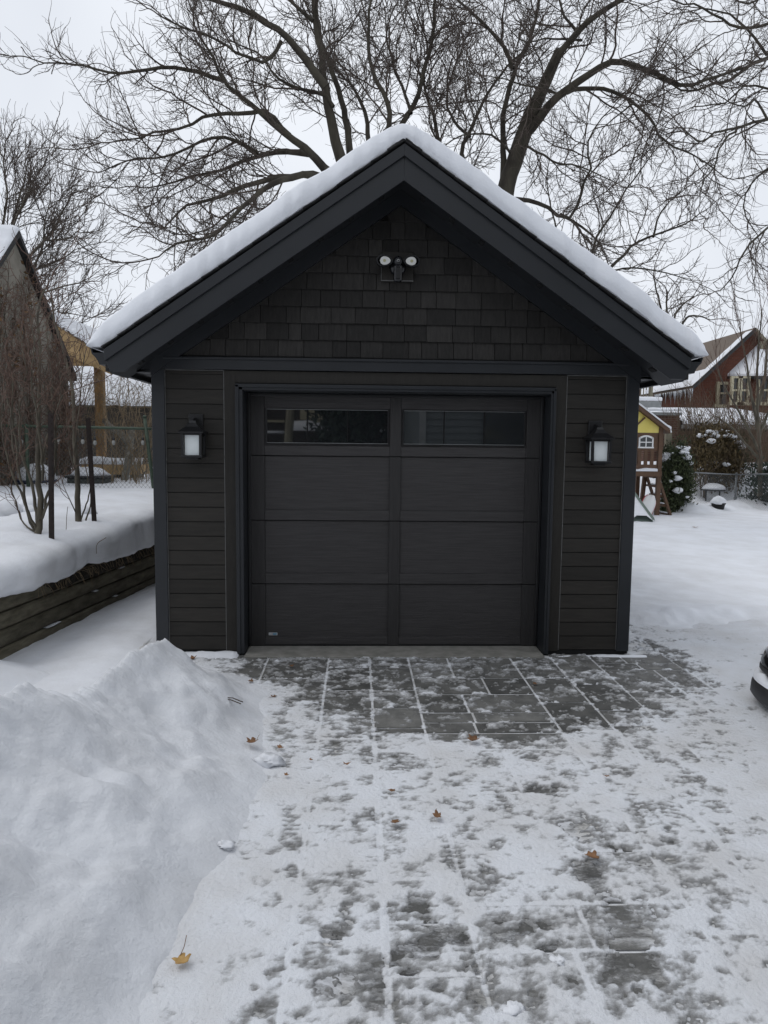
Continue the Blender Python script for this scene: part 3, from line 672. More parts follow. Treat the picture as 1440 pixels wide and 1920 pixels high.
for x0, x1 in ((-1.1, -.078), (.060, 1.096)):
    f = MB(); z0, z1 = 1.783, 2.062; e = .010; y0, y1 = DY-.006, DY+.03
    f.box(x0-e, x1+e, y0, y1, z1, z1+e).box(x0-e, x1+e, y0, y1, z0-e, z0).box(x0-e, x0, y0, y1, z0, z1).box(x1, x1+e, y0, y1, z0, z1)
    W = f.build('window', M_BLACK, DOOR); ORG[W.name] = org(GAR)
    g = MB(); g.box(x0, x1, DY+.006, DY+.012, z0, z1); g.build('pane', M_PANE, DOOR)
    for k in (1, 2): g = MB(); xx = x0+(x1-x0)*k/3; g.box(xx-.005, xx+.005, DY+.0015, DY+.006, z0, z1); g.build('muntin', M_VENT, DOOR)
    g = MB(); g.box(x0-.001, x1+.001, DY-.0075, DY+.003, z1-.001, z1+.002).box(x0-.001, x1+.001, DY-.0075, DY+.003, z0-.003, z0); g.build('glazing_bead', M_GREYT, DOOR)
# maker's sticker at the foot of the door
s = MB(); s.box(-1.095, -1.021, DY+.0130, DY+.0165, .108, .130)
ST = s.build('sticker', pbr('sticker_white', (.62, .64, .66), rough=.4), DOOR)
s = MB(); s.box(-1.058, -1.026, DY+.0115, DY+.0129, .111, .127); s.build('sticker_blue_field', pbr('sticker_blue', (.13, .34, .52), rough=.4), DOOR)
def text(body, size, loc, m, parent, rx=pi/2):
    cu = bpy.data.curves.new('lettering', 'FONT'); cu.body = body; cu.size = size; cu.extrude = .0004; cu.align_x = 'CENTER'; cu.align_y = 'CENTER'
    o = bpy.data.objects.new('lettering', cu); COL.objects.link(o); bpy.context.view_layer.update()
    me = bpy.data.meshes.new_from_object(o.evaluated_get(bpy.context.evaluated_depsgraph_get())); bpy.data.objects.remove(o); me.name = 'lettering'
    me.materials.clear(); me.materials.append(m); o = bpy.data.objects.new('lettering', me); COL.objects.link(o)
    o.rotation_euler = (rx, 0, 0); o.parent = parent; o.location = (np.asarray(loc, float)-org(parent)).tolist()
    return o
text('GARAGA', .0158, (-1.058, DY+.0108, .119), pbr('sticker_ink', (.006, .007, .009), rough=.5), DOOR)

# snow lying on the garage roof
def roof_snow():
    n = 150; s = MB(); rows = []
    xs_ = np.linspace(-2.36, 2.36, n)
    ysn = np.concatenate([np.linspace(-.47, -.30, 7), np.linspace(-.2, 6.5, 26)])
    def base(x): return np.where(np.abs(x) < 2.25, 4.026-K*np.abs(x), 4.026-K*2.25-.002)
    def topz(x, y):
        ax = np.abs(x); rnd = np.sqrt(ax*ax+.14**2)                  # rounded ridge
        th = .192+.040*(fbm(x*1.5, y*1.5+3, 81, 4)-.5)*2+.010*(vnoise(x*7, y*6, 83)-.5)*2
        return 4.045-K*rnd+th*1.0
    tp = []
    for yy in ysn:
        e = (yy+.47)
        edge = np.clip(e/.10, 0, 1); k = np.sqrt(np.clip(1-(1-edge)**2, 0, 1))
        k = .42+.58*k if e < .2 else np.ones(1)*1.0
        z = topz(xs_, np.full(n, yy)); b = base(xs_); z = np.maximum(z, b+.02)
        wob = .050*(fbm(xs_*5, xs_*0+1, 85, 4)-.5)*2+.012*(vnoise(xs_*24, xs_*0, 86)-.5)*2
        zz = b+(z-b)*k
        ex = np.clip((2.362-np.abs(xs_))/.17, 0, 1); zz = b+(zz-b)*(.05+.95*np.sqrt(1-(1-ex)**2))
        ywob = yy+(wob if e < .2 else 0)*(1-min(1, e/.17))
        tp.append(np.stack([xs_, np.broadcast_to(ywob, (n,)), zz], -1))
    V = np.array(tp)
    front = V[0].copy(); low = front.copy(); low[:, 2] = base(xs_)+.001; low[:, 1] += .012
    mid = front.copy(); mid[:, 2] = base(xs_)+(front[:, 2]-base(xs_))*.45; mid[:, 1] -= .004+.008*vnoise(xs_*9, xs_*0, 88)
    back = V[-1].copy(); back[:, 2] = base(xs_)+.001
    under = back.copy()
    V = np.concatenate([low[None], mid[None], V, back[None]], 0)
    s.sheet(V)
    s.sheet(np.stack([back, low], 0))
    return s
tag(roof_snow().build('roof_snow', SNOWROOF, smooth=True), 'thick blanket of snow lying on the garage roof', 'snow')

# wall lanterns
def lantern(loc, label):
    t = thing('wall_lantern', loc, label, 'wall lamp', 'lanterns beside the garage door')
    x, y, z = loc
    s = MB(); s.box(x-.058, x+.058, y-.022, y, z-.02, z+.145); s.build('backplate', M_BLACK, t, bevel=.006)
    s = MB(); s.bar((x, y-.02, z+.105), (x, y-.105, z+.075), .022, .022).bar((x, y-.02, z+.075), (x, y-.09, z+.03), .016, .016); s.build('arm', M_BLACK, t, bevel=.003)
    s = MB(); c = (x, y-.115)
    def ring(h, r): return [(c[0]+i*r, c[1]+k*r, z+h) for i, k in ((-1, -1), (1, -1), (1, 1), (-1, 1))]
    L = [ring(-.012, .098), ring(.000, .098), ring(.040, .052), ring(.070, .030), ring(.088, .022)]
    v = [p for q in L for p in q]; f = [(3, 2, 1, 0), (16, 17, 18, 19)]+[(i*4+k, i*4+(k+1) % 4, (i+1)*4+(k+1) % 4, (i+1)*4+k) for i in range(4) for k in range(4)]
    s.add(v, f); s.build('cap', M_BLACK, t)
    s = MB(); r = .074
    for i, k in ((-1, -1), (1, -1), (1, 1), (-1, 1)):
        rb = r*.94; s.bar((c[0]+i*rb, c[1]+k*rb, z-.185), (c[0]+i*r, c[1]+k*r, z-.010), .020, .020, up=(0, 1, 0))
    s.box(c[0]-r, c[0]+r, c[1]-r, c[1]+r, z-.026, z-.0125)
    s.build('frame', M_BLACK, t)
    s = MB(); s.box(c[0]-.084, c[0]+.084, c[1]-.084, c[1]+.084, z-.205, z-.186); s.box(c[0]-.05, c[0]+.05, c[1]-.05, c[1]+.05, z-.222, z-.2055); s.build('base_plate', M_BLACK, t, bevel=.003)
    s = MB(); s.box(c[0]-.055, c[0]+.055, c[1]-.055, c[1]+.055, z-.1855, z-.027); s.build('glass_shade', M_FROST, t)
    return t
l0 = lantern((-1.648, -.026, 1.86), 'black square lantern with frosted pane on the siding left of the garage door')
dup(l0, (1.640, -.026, 1.845), 'black square lantern with frosted pane on the siding right of the garage door')

# floodlight camera in the gable
t = thing('floodlight_camera', (-.022, -.03, 3.2), 'black twin floodlight with central security camera on a square plate in the gable', 'security light')
s = MB(); s.box(-.152, .108, -.050, -.020, 3.085, 3.318); s.build('mounting_plate', M_TRIMW, t, bevel=.008)
s = MB(); s.box(-.152, .108, -.0535, -.0505, 3.085, 3.093).box(-.1545, -.150, -.0535, -.0505, 3.085, 3.25); s.build('plate_caulk', M_CAULK, t)
s = MB(); s.lathe((-.022, 0, 3.19), [(.066, -.0505), (.068, -.075), (.055, -.10), (.02, -.105)], 20, 'y'); s.build('junction_base', M_SHINY, t, smooth=True)
s = MB(); s.lathe((-.022, 0, 3.222), [(.034, -.09), (.040, -.12), (.036, -.15), (.018, -.162)], 18, 'y'); B = s.build('camera_head', M_SHINY, t, smooth=True)
s = MB(); s.lathe((-.022, 0, 3.222), [(.017, -.1621), (.015, -.168), (.004, -.170)], 16, 'y'); s.build('camera_lens', M_PANE, t, smooth=True)
s = MB(); s.box(-.056, .012, -.150, -.105, 3.060, 3.20); s.build('camera_body', M_SHINY, t, bevel=.018)
s = MB(); s.box(-.042, -.002, -.156, -.1502, 3.085, 3.165); s.build('sensor_window', M_BLACK, t, bevel=.001)
for sg in (-1, 1):
    cx = -.022+sg*.108; hz = 3.222
    s = MB(); s.bar((-.022+sg*.035, -.09, 3.215), (cx-sg*.03, -.10, hz), .022, .022)
    V = []
    def eggpt(a, k): return (cx+sg*(.066*k*cos(a)), hz+(.045*k*sin(a))*(1+.15*cos(a))-sg*0+.010*cos(a)*0)
    an = np.arange(20)*2*pi/20
    for yy, k in ((-.075, .5), (-.10, .92), (-.125, 1.03), (-.148, 1.0), (-.148, .80)):
        V += [(eggpt(a, k)[0], yy, eggpt(a, k)[1]) for a in an]
    f = [(i*20+k, i*20+(k+1) % 20, (i+1)*20+(k+1) % 20, (i+1)*20+k) for i in range(4) for k in range(20)]+[tuple(range(20))]
    s.add(V, f); H = s.build('lamp_head', M_SHINY, t); ORG[H.name] = org(t)
    s = MB(); V = [(cx+sg*.058*.72*cos(a)-sg*.006, -.1465, hz+.046*.70*sin(a)*(1+.15*cos(a))) for a in an]; V += [(p[0], -.140, p[2]) for p in V]
    s.add(V, [tuple(range(20)), tuple(range(39, 19, -1))]+[(k, k+20, (k+1) % 20+20, (k+1) % 20) for k in range(20)]); s.build('lens', M_LENS, H)
    s = MB(); s.lathe((cx, 0, hz), [(.012, -.1466), (.011, -.1475), (.002, -.1477)], 12, 'y'); s.build('led_chip', M_LED, H)

# ------------------------------------------------------------------ bare trees
def resample(pts, step):
    pts = np.asarray(pts, float)
    if len(pts) > 2:
        q = [2*pts[0]-pts[1]]+list(pts)+[2*pts[-1]-pts[-2]]; o = []
        for i in range(1, len(q)-2):
            p0, p1, p2, p3 = q[i-1:i+3]
            for t in np.linspace(0, 1, 8, endpoint=False):
                o.append(.5*((2*p1)+(-p0+p2)*t+(2*p0-5*p1+4*p2-p3)*t*t+(-p0+3*p1-3*p2+p3)*t**3))
        o.append(pts[-1]); pts = np.array(o)
    d = np.r_[0, np.cumsum(np.linalg.norm(np.diff(pts, axis=0), axis=1))]
    n = max(3, int(d[-1]/step)+1); s = np.linspace(0, d[-1], n)
    return np.stack([np.interp(s, d, pts[:, k]) for k in range(3)], -1)
class Tree:
    """limbs are given as polylines; smaller wood sprouts from them level by level"""
    def __init__(s, seed): s.rs = np.random.RandomState(seed); s.P = {}
    def put(s, lev, pts, rad): s.P.setdefault((lev, len(pts)), []).append((pts, rad))
    def limb(s, pts, r0, r1, step=.22, wob=.02, lev=0):
        p = resample(pts, step); n = len(p)
        a = s.rs.normal(0, 1, (n, 3)); a = np.cumsum(a, 0); a -= np.linspace(0, 1, n)[:, None]*a[-1]
        p = p+a*wob*.5*min(1, n/10.)
        t = np.linspace(0, 1, n); r = r0+(r1-r0)*t**.8
        s.put(lev, p, r); return p, r
    def sprout(s, p, r, lev, cfg, t0=.12):
        c = cfg[lev]; rs = s.rs
        seg = np.linalg.norm(np.diff(p, axis=0), axis=1); d = np.r_[0, np.cumsum(seg)]; Lp = d[-1]
        pos = t0*Lp+rs.uniform(0, c['gap'])
        side = 1
        while pos < Lp*.995:
            i = min(len(p)-2, np.searchsorted(d, pos)-1); i = max(i, 0); f = (pos-d[i])/(seg[i]+1e-9)
            o = p[i]*(1-f)+p[i+1]*f; ro = r[i]*(1-f)+r[i+1]*f
            tg = (p[i+1]-p[i])/(seg[i]+1e-9); u = pos/Lp
            L = c['len']*rs.uniform(.45, 1.15)*(1-c.get('shrink', .45)*u)
            rad = min(ro*.72, c['r']*rs.uniform(.75, 1.2)*(L/c['len'])**.6)
            s.branch(o, tg, L, rad, lev, cfg)
            pos += c['gap']*rs.uniform(.5, 1.5)
        s.branch(p[-1], p[-1]-p[-2], c['len']*.9*rs.uniform(.6, 1.1), min(r[-1]*.95, c['r']), lev, cfg, ang=8)
    def branch(s, o, tg, L, rad, lev, cfg, ang=None):
        c = cfg[lev]; rs = s.rs; tg = tg/(np.linalg.norm(tg)+1e-9)
        a = radians(ang if ang is not None else rs.uniform(*c['ang']))
        v = rs.normal(0, 1, 3); v[1] *= c.get('flat', .8); v -= tg*v.dot(tg); v /= np.linalg.norm(v)+1e-9
        if c.get('bias') is not None:
            v = v+np.asarray(c['bias'])*1.0; v -= tg*v.dot(tg); v /= np.linalg.norm(v)+1e-9
        dr = tg*cos(a)+v*sin(a); n = c['n']; q = [o]; st = L/(n-1)
        upv = np.array([0, 0, c.get('up', .0)]); k = c['wig']
        for j in range(n-1):
            dr = dr+rs.normal(0, k, 3)+upv*(j+1)/n; dr /= np.linalg.norm(dr); q.append(q[-1]+dr*st)
        q = np.array(q); rr_ = rad+(max(c['tip'], rad*.3)-rad)*np.linspace(0, 1, n)
        s.put(lev, q, rr_)
        if lev+1 in cfg and L > cfg[lev+1].get('min', .15): s.sprout(q, rr_, lev+1, cfg, t0=.15)
    def mesh(s, lev, sides):
        out = MB(); V = []; F = []; n0 = 0
        for (l, n), lst in s.P.items():
            if l != lev: continue
            pts = np.array([a for a, b in lst]); rad = np.array([b for a, b in lst]); m = len(lst)
            t = np.gradient(pts, axis=1); t /= np.linalg.norm(t, axis=2)[..., None]+1e-12
            ref = np.eye(3)[np.argmin(np.abs(t.mean(1)), axis=1)][:, None, :]
            u = np.cross(t, np.broadcast_to(ref, t.shape)); u /= np.linalg.norm(u, axis=2)[..., None]+1e-12
            v = np.cross(t, u); an = np.arange(sides)*2*pi/sides
            W = pts[:, :, None, :]+rad[:, :, None, None]*(u[:, :, None, :]*np.cos(an)[None, None, :, None]+v[:, :, None, :]*np.sin(an)[None, None, :, None])
            i = np.arange(m*n*sides).reshape(m, n, sides)
            a, b = i[:, :-1], i[:, 1:]
            q = np.stack([a, np.roll(a, -1, 2), np.roll(b, -1, 2), b], -1).reshape(-1, 4)+n0
            V.append(W.reshape(-1, 3)); F.append(q); n0 += m*n*sides
        if V:
            out.v = V; out.f = np.concatenate(F).tolist(); out.t = [1.0]*len(out.f); out.n = n0
        return out
    def finish(s, name, loc, label, cat, mats, group=None, names=('trunk', 'branches', 'branchlets', 'twigs', 'twig_tips'), sides=(9, 6, 4, 3, 3)):
        t = thing(name, loc, label, cat, group)
        for lev in sorted({l for l, n in s.P}):
            s.mesh(lev, sides[lev]).build(names[lev], mats[min(lev, len(mats)-1)], t, smooth=True)
        return t
def px3(lst, Y0, Y1=None):
    n = len(lst); Y1 = Y0 if Y1 is None else Y1
    return [P(x, y, Y0+(Y1-Y0)*i/(n-1)) for i, (x, y) in enumerate(lst)]
MAPLE = {1: dict(len=1.75, gap=.27, r=.021, tip=.0088, ang=(25, 55), n=11, wig=.155, up=.08, shrink=.5, flat=.9),
         2: dict(len=.80, gap=.115, r=.0096, tip=.0052, ang=(26, 58), n=7, wig=.19, up=.09, shrink=.45, min=.3),
         3: dict(len=.38, gap=.074, r=.0056, tip=.0028, ang=(26, 60), n=5, wig=.20, up=.10, shrink=.4, min=.2)}

# big maple behind the left roof slope
T = Tree(101)
YA = 8.0
base = np.array([P(690, 900, YA)[0], YA, -.2]); fork = P(672, 372, YA)
tr_, rr_ = T.limb([base, P(688, 700, YA), P(680, 520, YA), fork], .34, .24, wob=.01)
LA = [  # (pixels along the limb, end depth offset, base radius, tip radius)
    ([(672, 372), (648, 300), (628, 225), (612, 150), (602, 90), (592, 40), (586, -10), (580, -80)], .6, .150, .035),
    ([(610, 165), (572, 112), (532, 72), (482, 36), (430, 10), (380, -8), (320, -30)], -1.0, .092, .028),
    ([(672, 372), (655, 285), (640, 200), (622, 130), (606, 85), (597, 20), (600, -50)], 1.6, .10, .026),
    ([(672, 372), (688, 290), (686, 215), (662, 165), (630, 130)], 2.2, .085, .022),
    ([(672, 372), (607, 318), (580, 282), (540, 250), (500, 215), (460, 180), (420, 150), (402, 108), (382, 80)], -1.4, .125, .022),
    ([(672, 372), (602, 331), (560, 325), (502, 335), (450, 350), (398, 370), (350, 388), (322, 412)], -1.2, .10, .018),
    ([(640, 352), (590, 330), (550, 332), (510, 350), (470, 384), (440, 412), (398, 446), (350, 456), (310, 470)], -2.2, .085, .016),
    ([(547, 256), (502, 212), (450, 211), (390, 216), (342, 238), (290, 245), (240, 262)], -.4, .060, .016),
    ([(420, 150), (352, 132), (282, 130), (212, 140), (152, 127), (92, 116), (58, 110)], -.6, .050, .012),
    ([(585, 287), (532, 281), (480, 287), (422, 311), (380, 322), (332, 342), (290, 350)], .8, .065, .016),
    ([(480, 287), (430, 260), (380, 262), (320, 288), (250, 300), (200, 318)], .2, .045, .012),
    ([(672, 372), (620, 345), (560, 352), (525, 388), (480, 420), (440, 452), (400, 500), (360, 520)], 1.6, .07, .014),
    ([(530, 72), (500, 110), (455, 100), (400, 62), (350, 50), (300, 30)], -1.6, .042, .014),
    ([(672, 372), (712, 300), (735, 215), (708, 150), (692, 90), (698, 20), (710, -40)], .4, .085, .022),
    ([(700, 340), (757, 236), (783, 180), (796, 125), (807, 75), (811, 0), (818, -60)], 1.4, .080, .026),
    ([(770, 215), (740, 140), (728, 80), (722, 20)], 2.0, .04, .014),
    ([(586, 40), (550, 10), (520, -20)], .0, .05, .02),
    ([(622, 200), (598, 180), (560, 172), (520, 150), (490, 110), (440, 80)], .3, .045, .014),
]
lims = []
for pts, dy, r0, r1 in LA:
    y0 = YA
    if pts[0] != (672, 372): y0 = YA+dy*.35
    p, r = T.limb(px3(pts, y0, YA+dy), r0*.88, r1*.85, wob=.035); lims.append((p, r))
SHORT = {k: dict(v) for k, v in MAPLE.items()}; SHORT[1].update(len=.75, gap=.2); SHORT[2].update(len=.5)
for k, (p, r) in enumerate(lims): T.sprout(p, r, 1, SHORT if k in (1, 8, 12) else MAPLE, t0=.30 if r[0] > .06 else .12)
T.finish('maple_tree', base, 'large bare maple with many arching limbs rising behind the left roof slope', 'tree', [M_BARK, M_TWIG, M_TWIG, M_TWIG])

# big maple behind the right slope
T = Tree(202); YB = 8.6
base = np.array([P(935, 900, YB)[0], YB, -.2])
T.limb([base, P(935, 560, YB), P(946, 370, YB), P(966, 300, YB), P(985, 245, YB), P(1000, 205, YB)], .29, .15, wob=.006)
T.limb(px3([(1000, 205), (1014, 175), (1034, 130), (1049, 96)], YB), .14, .095, wob=.004)
LB = [
    ([(978, 262), (1002, 236), (1031, 195), (1070, 165), (1110, 140), (1140, 117), (1170, 116), (1220, 131), (1252, 146), (1288, 160), (1332, 146), (1400, 126)], -1.2, .12, .024),
    ([(1062, 172), (1082, 166), (1120, 163), (1152, 166), (1190, 192), (1222, 226), (1242, 260), (1266, 280), (1300, 292), (1340, 318)], .9, .060, .014),
    ([(1010, 190), (1034, 135), (1058, 98), (1086, 62), (1121, 30), (1163, 0), (1210, -30)], -.8, .098, .05),
    ([(946, 360), (944, 280), (941, 222), (951, 165), (961, 125), (986, 75), (1008, 0), (1015, -60)], .9, .085, .03),
    ([(961, 128), (935, 76), (905, 42), (870, 12), (846, -12), (800, -40)], .2, .055, .02),
    ([(946, 372), (986, 373), (1020, 384), (1050, 402), (1076, 400), (1090, 370), (1101, 335), (1111, 310), (1104, 270), (1125, 225), (1150, 200)], -1.0, .062, .012),
    ([(1050, 402), (1088, 424), (1120, 452), (1135, 480)], -.3, .042, .014),
    ([(935, 470), (872, 300), (881, 250), (901, 200), (931, 150), (958, 120), (985, 90)], 1.0, .085, .02),
    ([(935, 520), (830, 285), (815, 222), (800, 172), (794, 140), (800, 80), (780, 20)], 1.6, .08, .018),
    ([(880, 255), (850, 230), (836, 190), (850, 130), (870, 90), (865, 40)], 1.8, .04, .013),
    ([(966, 300), (930, 262), (890, 255), (850, 262), (820, 290)], -.6, .035, .010),
    ([(1052, 180), (1020, 165), (985, 158), (950, 150), (915, 142)], -1.2, .035, .010),
    ([(978, 270), (1010, 290), (1045, 310), (1080, 312), (1130, 330), (1160, 345)], -1.5, .034, .010),
    ([(1086, 62), (1060, 30), (1050, 0), (1040, -40)], .4, .04, .016),
    ([(1090, 75), (1040, 70), (990, 75), (960, 60)], -1.0, .03, .010),
    ([(1190, 190), (1160, 215), (1130, 240), (1118, 262)], .6, .024, .009),
]
lims = []
for pts, dy, r0, r1 in LB:
    p, r = T.limb(px3(pts, YB, YB+dy), r0*.82, r1*.8, wob=.03); lims.append((p, r))
for p, r in lims: T.sprout(p, r, 1, MAPLE, t0=.25 if r[0] > .05 else .10)
T.finish('maple_tree', base, 'large bare maple with a broken upright stub rising behind the right roof slope', 'tree', [M_BARK, M_TWIG, M_TWIG, M_TWIG])

# lower tree behind the right eave
LOWER = {1: dict(len=1.1, gap=.24, r=.016, tip=.007, ang=(25, 55), n=7, wig=.17, up=.10, shrink=.5),
         2: dict(len=.5, gap=.13, r=.008, tip=.0046, ang=(28, 60), n=5, wig=.2, up=.12, shrink=.4, min=.2),
         3: dict(len=.24, gap=.10, r=.005, tip=.0035, ang=(30, 60), n=3, wig=.2, up=.15, shrink=.4, min=.15)}
T = Tree(303); YD = 10.0
base = np.array([P(1075, 900, YD)[0], YD, -.1])
T.limb([base, P(1080, 720, YD), P(1092, 560, YD)], .16, .10, wob=.01)
LD = [([(1080, 640), (1108, 482), (1122, 440), (1142, 412), (1168, 366), (1188, 340), (1215, 300)], -.5, .05, .012),
      ([(1092, 560), (1140, 506), (1166, 482), (1192, 456), (1240, 436), (1282, 420), (1312, 400)], .4, .05, .012),
      ([(1085, 600), (1045, 440), (1040, 410), (1030, 370), (1025, 330)], .5, .04, .010),
      ([(1225, 444), (1235, 400), (1258, 372), (1290, 350)], .8, .026, .009),
      ([(1095, 540), (1150, 500), (1200, 500), (1250, 510), (1290, 525)], -.6, .03, .009)]
for pts, dy, r0, r1 in LD:
    p, r = T.limb(px3(pts, YD, YD+dy), r0, r1, wob=.03); T.sprout(p, r, 1, LOWER, t0=.35)
T.finish('small_tree', base, 'lower bare tree with upswept twigs showing above the right end of the garage roof', 'tree', [M_BARK, M_TWIG, M_TWIG, M_TWIG])

# distant little tree
T = Tree(404); YE = 46.
base = np.array([P(1262, 900, YE)[0], YE, 0])
T.limb([base, P(1262, 700, YE), P(1258, 640, YE)], .30, .2, wob=.02)
for pts, dy in ([(1258, 660), (1262, 600), (1275, 575), (1300, 556)], 0), ([(1258, 650), (1285, 600), (1310, 592), (1332, 600)], .6), ([(1258, 660), (1240, 590), (1230, 550), (1225, 520)], -.5), ([(1258, 650), (1250, 570), (1255, 545)], .3):
    p, r = T.limb(px3(pts, YE, YE+dy), .14, .04, wob=.04)
    T.sprout(p, r, 1, {1: dict(len=2.4, gap=.4, r=.034, tip=.018, ang=(25, 60), n=6, wig=.2, up=.1), 2: dict(len=1.0, gap=.26, r=.018, tip=.013, ang=(25, 60), n=4, wig=.2, up=.1)}, t0=.3)
T.finish('distant_tree', base, 'small hazy bare tree far behind the right roof end beside the brick house', 'tree', [M_BARK, M_TWIG, M_TWIG])

# tree whose branches hang in from the upper right
T = Tree(505); YR = 9.0
base = np.array([P(1690, 900, YR)[0], YR, -.1]); fk = P(1660, 330, YR)
T.limb([base, P(1680, 620, YR), fk, P(1650, 120, YR), P(1630, -120, YR)], .30, .16, wob=.02)
LR = [([(1650, 130), (1540, 80), (1440, 101), (1385, 130), (1332, 150), (1285, 168), (1240, 150)], -1.2, .07, .014),
      ([(1645, 60), (1520, 20), (1442, 45), (1385, 60), (1342, 34), (1302, 12), (1260, 0)], .6, .06, .014),
      ([(1660, 330), (1540, 240), (1440, 222), (1385, 236), (1340, 242), (1312, 260), (1278, 238)], -1.6, .06, .012),
      ([(1440, 102), (1430, 90), (1405, 60), (1370, 30), (1310, 15)], -.2, .03, .012),
      ([(1660, 350), (1560, 400), (1470, 410), (1432, 430), (1404, 462), (1372, 520), (1350, 545)], -.8, .05, .010),
      ([(1385, 236), (1352, 270), (1340, 305), (1316, 350), (1312, 385)], -1.7, .024, .008),
      ([(1660, 345), (1520, 300), (1440, 320), (1400, 360), (1390, 400), (1420, 440)], .8, .04, .010),
      ([(1640, 0), (1520, -40), (1440, -10), (1400, 10), (1360, -20)], 1.2, .05, .012),
      ([(1650, 150), (1540, 160), (1445, 170), (1400, 160), (1360, 195), (1300, 200)], .4, .045, .011),
      ([(1440, 222), (1420, 190), (1395, 195), (1340, 175)], -1.0, .026, .009)]
HANG = {k: dict(v) for k, v in MAPLE.items()}
HANG[1].update(up=-.02, len=1.4, gap=.36); HANG[2].update(up=.0, gap=.16); HANG[3].update(up=.02, gap=.11)
for pts, dy, r0, r1 in LR:
    p, r = T.limb(px3(pts, YR, YR+dy), r0, r1, wob=.04); T.sprout(p, r, 1, HANG, t0=.35)
T.finish('overhanging_tree', base, 'bare tree outside the frame with dark branches hanging in at the upper right', 'tree', [M_BARK, M_TWIG, M_TWIG, M_TWIG])

# dense fine-twigged tree at the far left
FINE = {1: dict(len=1.25, gap=.20, r=.017, tip=.008, ang=(22, 50), n=8, wig=.14, up=.14, shrink=.45),
        2: dict(len=.72, gap=.125, r=.0095, tip=.0060, ang=(22, 48), n=5, wig=.16, up=.16, shrink=.4, min=.25),
        3: dict(len=.36, gap=.10, r=.0064, tip=.0040, ang=(25, 50), n=4, wig=.18, up=.2, shrink=.3, min=.2)}
T = Tree(606); YC = 12.
base = np.array([P(10, 900, YC)[0], YC, .5])
T.limb([base, P(5, 700, YC), P(8, 560, YC), P(-5, 440, YC), P(-12, 350, YC)], .26, .07, wob=.03)
for pts, dy, r0, r1 in [([(8, 560), (40, 500), (85, 450), (110, 410), (125, 385)], -.6, .07, .014), ([(6, 520), (20, 450), (35, 390), (45, 340), (50, 315)], .8, .06, .014),
                        ([(8, 565), (60, 510), (105, 490), (140, 468)], .6, .06, .012), ([(8, 580), (60, 556), (110, 540), (150, 530)], -.8, .05, .012),
                        ([(5, 490), (-10, 430), (-40, 370), (-60, 330)], .2, .06, .014), ([(60, 510), (82, 460), (85, 420), (95, 375)], -.2, .04, .011),
                        ([(8, 600), (50, 590), (100, 585), (145, 590)], .5, .045, .011), ([(8, 470), (22, 420), (45, 370), (62, 340)], -.9, .04, .012),
                        ([(0, 450), (14, 380), (8, 320), (10, 275)], .9, .04, .012), ([(85, 450), (125, 448), (150, 430)], -1., .03, .01),
                        ([(40, 610), (90, 625), (135, 622), (160, 600)], 1.0, .035, .01)]:
    p, r = T.limb(px3(pts, YC, YC+dy), r0*.85, r1, wob=.03); T.sprout(p, r, 1, FINE, t0=.15)
T.finish('fine_twigged_tree', base, 'dense bare tree with upright grey brown twigs behind the vine clad wall at far left', 'tree', [M_BARKG, M_TWIG, M_TWIG, M_TWIG])

# ------------------------------------------------------------------ raised bed on the left
def wallpt(y): return float(WALLX(y))
def bedz(x, y):
    x = np.asarray(x, float); y = np.asarray(y, float)
    d = WALLX(y)-x
    return .80+.048*np.clip(y, -1, 6)+.05*sst(.1, 1.0, d)+.09*(fbm(x*1.3, y*1.3, 91, 4)-.5)+.035*(fbm(x*4, y*4, 93, 3)-.5)-sum(.07*np.exp(-((x-hx)**2+(y-hy)**2)/.016)-.02*np.exp(-((x-hx)**2+(y-hy)**2)/.06) for hx, hy in HOLES)
HOLES = [(P(70, 1002, 1.25)[0], 1.25), (P(147, 980, 2.05)[0], 2.05), (P(96, 992, 1.55)[0], 1.55), (P(177, 969, 2.55)[0], 2.55), (P(124, 989, 1.6)[0], 1.6)]
ysb = np.arange(-4.0, 9.0, .035)
prof = []
for y in ysb:
    lobe = .16*(fbm(y*1.1, 3.3, 95, 3)-.5)*2+.10*(abs(math.sin(y*2.3+2.2*float(vnoise(y*.8, 1., 96))))**.6-.55)
    out = .10+lobe*.75+.02*(vnoise(y*7, 2., 97)-.5)
    zb = .525+.06*(fbm(y*2.3, 7.7, 98, 4)-.5)*2.2+.015*(vnoise(y*14, 1., 90)-.5)+.01*sst(1.0, -1.5, y)
    wx = wallpt(y); pts = [(wx-.12, zb+.04), (wx+.01, zb+.015), (wx+out*.8, zb), (wx+out, zb+.035)]
    zt = float(bedz(wx, y))
    for a in (.12, .3, .5, .7, .88): pts.append((wx+out*(1+.14*sin(a*pi))+.05*(float(fbm(y*3.1, a*2.2+5, 92, 3))-.5), zb+.035+(zt-.11-zb-.035)*a))
    for a in (10, 35, 60, 85):
        aa = radians(a); pts.append((wx+out-.20*(1-cos(aa)), zt-.11+.11*sin(aa)+.02*(float(fbm(y*3.1, 9.+a*.02, 92, 3))-.5)))
    x0 = wx+out-.20
    for dd in (.05, .12, .2, .3, .42, .56, .72, .9, 1.1, 1.35, 1.65, 2.0, 2.5, 3.2, 4.2, 6., 9., 14., 30.):
        xx = x0-dd; pts.append((xx, float(bedz(xx, y))+.0))
    prof.append([(p[0]+.010*(vnoise(y*11, p[1]*13, 99)-.5)*(k < 12), y, p[1]+.008*(vnoise(y*13+k, k*1.7, 94)-.5)*(3 < k < 14)) for k, p in enumerate(pts)])
s = MB(); s.sheet(np.array(prof))
s.sheet(np.array([prof[-1], [(p[0], 60., p[2]+.1) for p in prof[-1]]]))
tag(s.build('snow_bed', SNOW, smooth=True), 'deep snow bulging over the raised garden bed above the timber retaining wall', 'ground', kind='structure')

